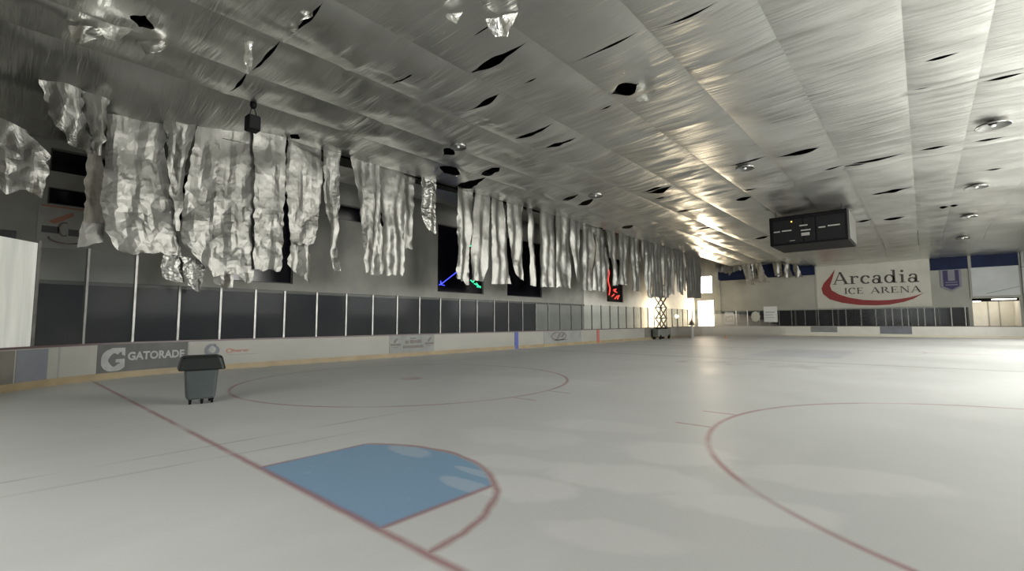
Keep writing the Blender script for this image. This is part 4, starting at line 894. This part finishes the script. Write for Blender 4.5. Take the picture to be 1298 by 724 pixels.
mb = MB(); mb.loft([rring(.80, .68, .70, .07), rring(.82, .70, .72, .07), rring(.78, .66, .80, .07), rring(.72, .60, .93, .08), rring(.69, .57, .965, .09), rring(.60, .48, .985, .1)]); fix_normals(mb.obj('lid', M['bin_lid'], t))
mb = MB(); mb.box(-.30, .30, .32, .36, .90, .93, 0.01); mb.tube((-.30, .30, .915), (-.30, .36, .915), .015); mb.tube((.30, .30, .915), (.30, .36, .915), .015); mb.obj('handle', M['bin_lid'], t)
for x, y in ((-.18, -.15), (.20, -.13), (.02, -.17), (-.16, .15), (.18, .15)):
    mb = MB(); mb.tube((x-.022, y, .045), (x+.022, y, .045), .045, n=14); w = fix_normals(mb.obj('caster_wheel', M['black'], t))
    mb = MB(); mb.box(x-.03, x+.03, y-.02, y+.02, .07, .12); mb.obj('caster_fork', M['black'], w)

# ---------------------------------------------------------------- scissor lift by the far side boards
M['lift'] = mottled(mat('lift_paint', (0.12, 0.13, 0.11), 0.5), (0.10, 0.11, 0.09), (0.15, 0.16, 0.14), 2)
M['steel_dark'] = mat('dark_steel', (0.02, 0.02, 0.018), 0.45, 0.3)
t = thing('scissor_lift', 'dark scissor lift standing against the far side boards under the foil', 'lift', (-13.93, 40.0, 0))
mb = MB(); mb.box(-.30, .30, -1.35, 1.35, .22, .95, .04); fix_normals(mb.obj('chassis', M['lift'], t))
for y in (-.95, .95):
    for s in (-1, 1):
        mb = MB(); mb.tube((s*.22, y, .2), (s*.34, y, .2), .2, n=18); fix_normals(mb.obj('wheel', M['black'], t))
zs = [0.98, 1.95, 2.95, 3.9]
for a, b in zip(zs, zs[1:]):
    for s in (-.22, .22):
        for d in (-1, 1):
            mb = MB(); mb.bar((s + .03*d, -.70*d, a), (s + .03*d, .70*d, b), .14, .05); mb.obj('scissor_arm', M['steel_dark'], t)
    for y in (-.70, .70):
        mb = MB(); mb.tube((-.28, y, a+.02), (.28, y, a+.02), .05, n=8); mb.obj('cross_tube', M['steel_dark'], t)
mb = MB(); mb.box(-.3, .3, -1.25, 1.25, 3.92, 4.05, .02); fix_normals(mb.obj('platform', M['lift'], t))
mb = MB()
for x in (-.27, .27):
    for y in (-1.2, 0, 1.2): mb.tube((x, y, 4.05), (x, y, 5.1), .022, n=6)
    for z in (4.55, 5.08): mb.tube((x, -1.2, z), (x, 1.2, z), .022, n=6)
for y in (-1.2, 1.2): mb.tube((-.27, y, 5.08), (.27, y, 5.08), .022, n=6)
mb.obj('guard_rail', M['steel_dark'], t)
# small things near the far corner
t = thing('capped_post', 'pale post with a dark pointed cap near the bright exit', 'post', (-12.95, 45.0, 0))
mb = MB(); mb.lathe([(.30, 0), (.30, .05), (.14, .10), (.12, 1.2), (.10, 1.25)], n=16); fix_normals(mb.obj('post', M['poster_white'], t, True))
mb = MB(); mb.lathe([(.26, 1.24), (.27, 1.30), (.22, 1.52), (.10, 1.68), (.04, 1.74), (.03, 2.02), (.001, 2.04)], n=16); fix_normals(mb.obj('cap', M['steel_dark'], t, True))
t = thing('marker_cone', 'small faded orange cone on the ice near the far corner', 'cone', (-9.9, 45.6, 0))
M['orange'] = mat('faded_orange', (0.62, 0.36, 0.2), 0.6)
mb = MB(); mb.box(-.16, .16, -.16, .16, 0, .04); mb.obj('base', M['orange'], t)
mb = MB(); mb.lathe([(.13, .04), (.10, .18), (.05, .34), (.03, .38), (.001, .385)], n=14); mb.obj('cone', M['orange'], t, True)
t = thing('work_light', 'glowing work light on a slim stand behind the far side glass', 'lamp', (-16.1, 49.1, -0.02))
mb = MB(); mb.lathe([(0.001, 2.42), (.10, 2.40), (.18, 2.30), (.19, 2.2), (.14, 2.06), (.001, 2.0)], n=16); o = mb.obj('globe', mat('lamp_globe', (1, .9, .7), .4, emit=(1, .80, .5), estr=14), t, True)
mb = MB(); mb.tube((0, 0, .4), (0, 0, 2.03), .02, n=8); mb.obj('pole', M['black'], t)
for k in range(3):
    mb = MB(); a = 2*PI*k/3; mb.tube((0, 0, .6), (.45*math.cos(a), .45*math.sin(a), 0.015), .015, n=6); mb.obj('leg', M['black'], t)
pl = bpy.data.lights.new('work_light_bulb', 'SPOT'); pl.energy = 2600; pl.spot_size = math.radians(165); pl.spot_blend = 0.6; pl.color = (1, .80, .52); pl.shadow_soft_size = .2
po = bpy.data.objects.new('work_light_bulb', pl); po.location = (-16.3, 49.1, 2.2); po.rotation_euler = (0, math.radians(78), 0); C.objects.link(po)

# ---------------------------------------------------------------- signs and lights on the near side wall
def neon(label, segs, col, strength, r=0.03):
    m = mat('neon_glow', col, 0.5, emit=col, estr=strength); mb = MB()
    for (a, b) in segs: mb.tube((0, a[0], a[1]), (0, b[0], b[1]), r, n=6)
    cy = segs[0][0][0]; cz = min(min(a[1], b[1]) for a, b in segs)
    mb.v = [(v[0], v[1]-cy, v[2]-cz) for v in mb.v]
    t = thing('neon_sign', label, 'neon sign', (XL - 0.08, cy, cz)); mb.obj('neon_tube', m, t)
K2 = 1.1154; wy = lambda y: -2.191 + (y + 2.191)*K2; wz = lambda z: 1.653 + (z - 1.653)*K2
q = lambda *p: [((wy(a), wz(b)), (wy(c), wz(d))) for a, b, c, d in p]
neon('blue neon arrow in the first tall window', q((15.25, 3.86, 16.45, 4.66), (15.22, 3.84, 15.22, 4.05), (15.22, 3.84, 15.5, 3.80), (15.1, 3.80, 15.35, 3.95)), (0.05, 0.07, 1.0), 3, 0.022)
neon('green neon squiggle in the first tall window', q((17.6, 4.25, 17.8, 4.12), (17.8, 4.12, 17.9, 4.25), (17.9, 4.05, 18.2, 3.95), (18.1, 4.1, 18.3, 3.85), (18.15, 3.85, 18.45, 3.9), (18.2, 3.98, 18.45, 3.82), (17.5, 6.35, 17.62, 6.4)), (0.05, 0.75, 0.35), 1.6, 0.04)
neon('red neon palm shape in the farther window behind the foil', q((34.3, 6.8, 34.6, 6.0), (34.6, 6.0, 34.35, 5.3), (34.35, 5.3, 34.7, 4.6), (34.7, 4.6, 34.5, 4.0), (35.3, 4.5, 35.8, 4.6), (35.4, 4.4, 35.9, 4.3), (35.0, 3.9, 35.4, 4.1), (35.5, 3.7, 36.0, 4.0), (36.0, 3.7, 36.3, 4.05), (35.6, 4.55, 35.6, 4.35)), (0.9, 0.06, 0.05), 1.8, 0.05)
def near_wall(name, label, cat, y0, y1, z0, z1, m):
    t = thing(name, label, cat, (XL + 0.005, (y0+y1)/2, z0)); mb = MB(); h = (y1-y0)/2; mb.box(0, .03, -h, h, 0, z1-z0); fix_normals(mb.obj('board', m, t)); return t
M['sign_grey'] = mottled(mat('old_sign', (0.33, 0.33, 0.3), 0.7), (0.30, 0.30, 0.275), (0.36, 0.36, 0.335), 2)
t = near_wall('wall_sign', 'faded club sign with a dark emblem and two name boxes under the dark window', 'sign', -1.12, 0.25, 4.35, 5.85, M['sign_grey'])
def ns(nm, polys, m, t=t, y0=-0.435, z0=4.35, dep=0.03):
    mb = MB()
    for p in polys: mb.prism([(a, b) for a, b in p], lambda u, v, d: (dep + d, u - y0, v - z0), 0.01)
    fix_normals(mb.obj(nm, m, t))
w = lambda P: [(wy(a), wz(b)) for a, b in P]
ns('emblem', [w([(-1.0, 4.92), (-0.92, 5.0), (-0.45, 5.3), (-0.40, 5.2), (-0.62, 5.02), (-0.85, 4.86)])], M['ad_rust'])
for r_ in (rect(-1.14, 4.56, -0.74, 4.78), rect(-0.52, 4.52, -0.12, 4.74)): ns('name_box', [w(r_)], M['ad_dark'])
ns('emblem', [[(wy(a), wz(b)) for a, b in p] for p in arcband(-0.55, 4.42, 0.42, 0.16, 170, 350, 0.06, 0.03)], M['ad_ink'])
ns('emblem', [[(wy(a), wz(b)) for a, b in p] for p in arcband(-0.62, 4.72, 0.13, 0.22, 60, 300, 0.05, 0.04)], M['ad_ink'])
ns('border_stripe', [w(rect(-1.18, 5.40, 0.0, 5.45))], M['ad_rust'])
t = near_wall('wall_plaque', 'small dark name plaque just above the milky pane', 'plaque', -2.35, -1.62, 4.5, 4.85, M['ad_dark'])

# ---------------------------------------------------------------- cold mist drifting over the far ice by the exit
m = bpy.data.materials.new('cold_mist'); m.use_nodes = True; nt = m.node_tree; nt.nodes.clear(); N, L = nt.nodes, nt.links
out = N.new('ShaderNodeOutputMaterial'); vs = N.new('ShaderNodeVolumeScatter'); vs.inputs['Color'].default_value = (0.95, 0.95, 0.93, 1); vs.inputs['Anisotropy'].default_value = 0.6
vs.inputs['Density'].default_value = 0.08
L.new(vs.outputs[0], out.inputs['Volume'])
mb = MB(); mb.loft([rring(7.4, 17.0, 0.02, 3, 6, -10.1, 48.0), rring(7.6, 17.2, 0.8, 3, 6, -10.1, 48.0), rring(6.0, 14.0, 1.6, 3, 6, -10.6, 48.5), rring(3.0, 8.0, 2.4, 1.4, 6, -11.5, 50)])
o = fix_normals(mb.obj('mist', m)); tag(o, 'thin cold mist lying over the far ice before the bright exit', 'mist', kind='stuff')
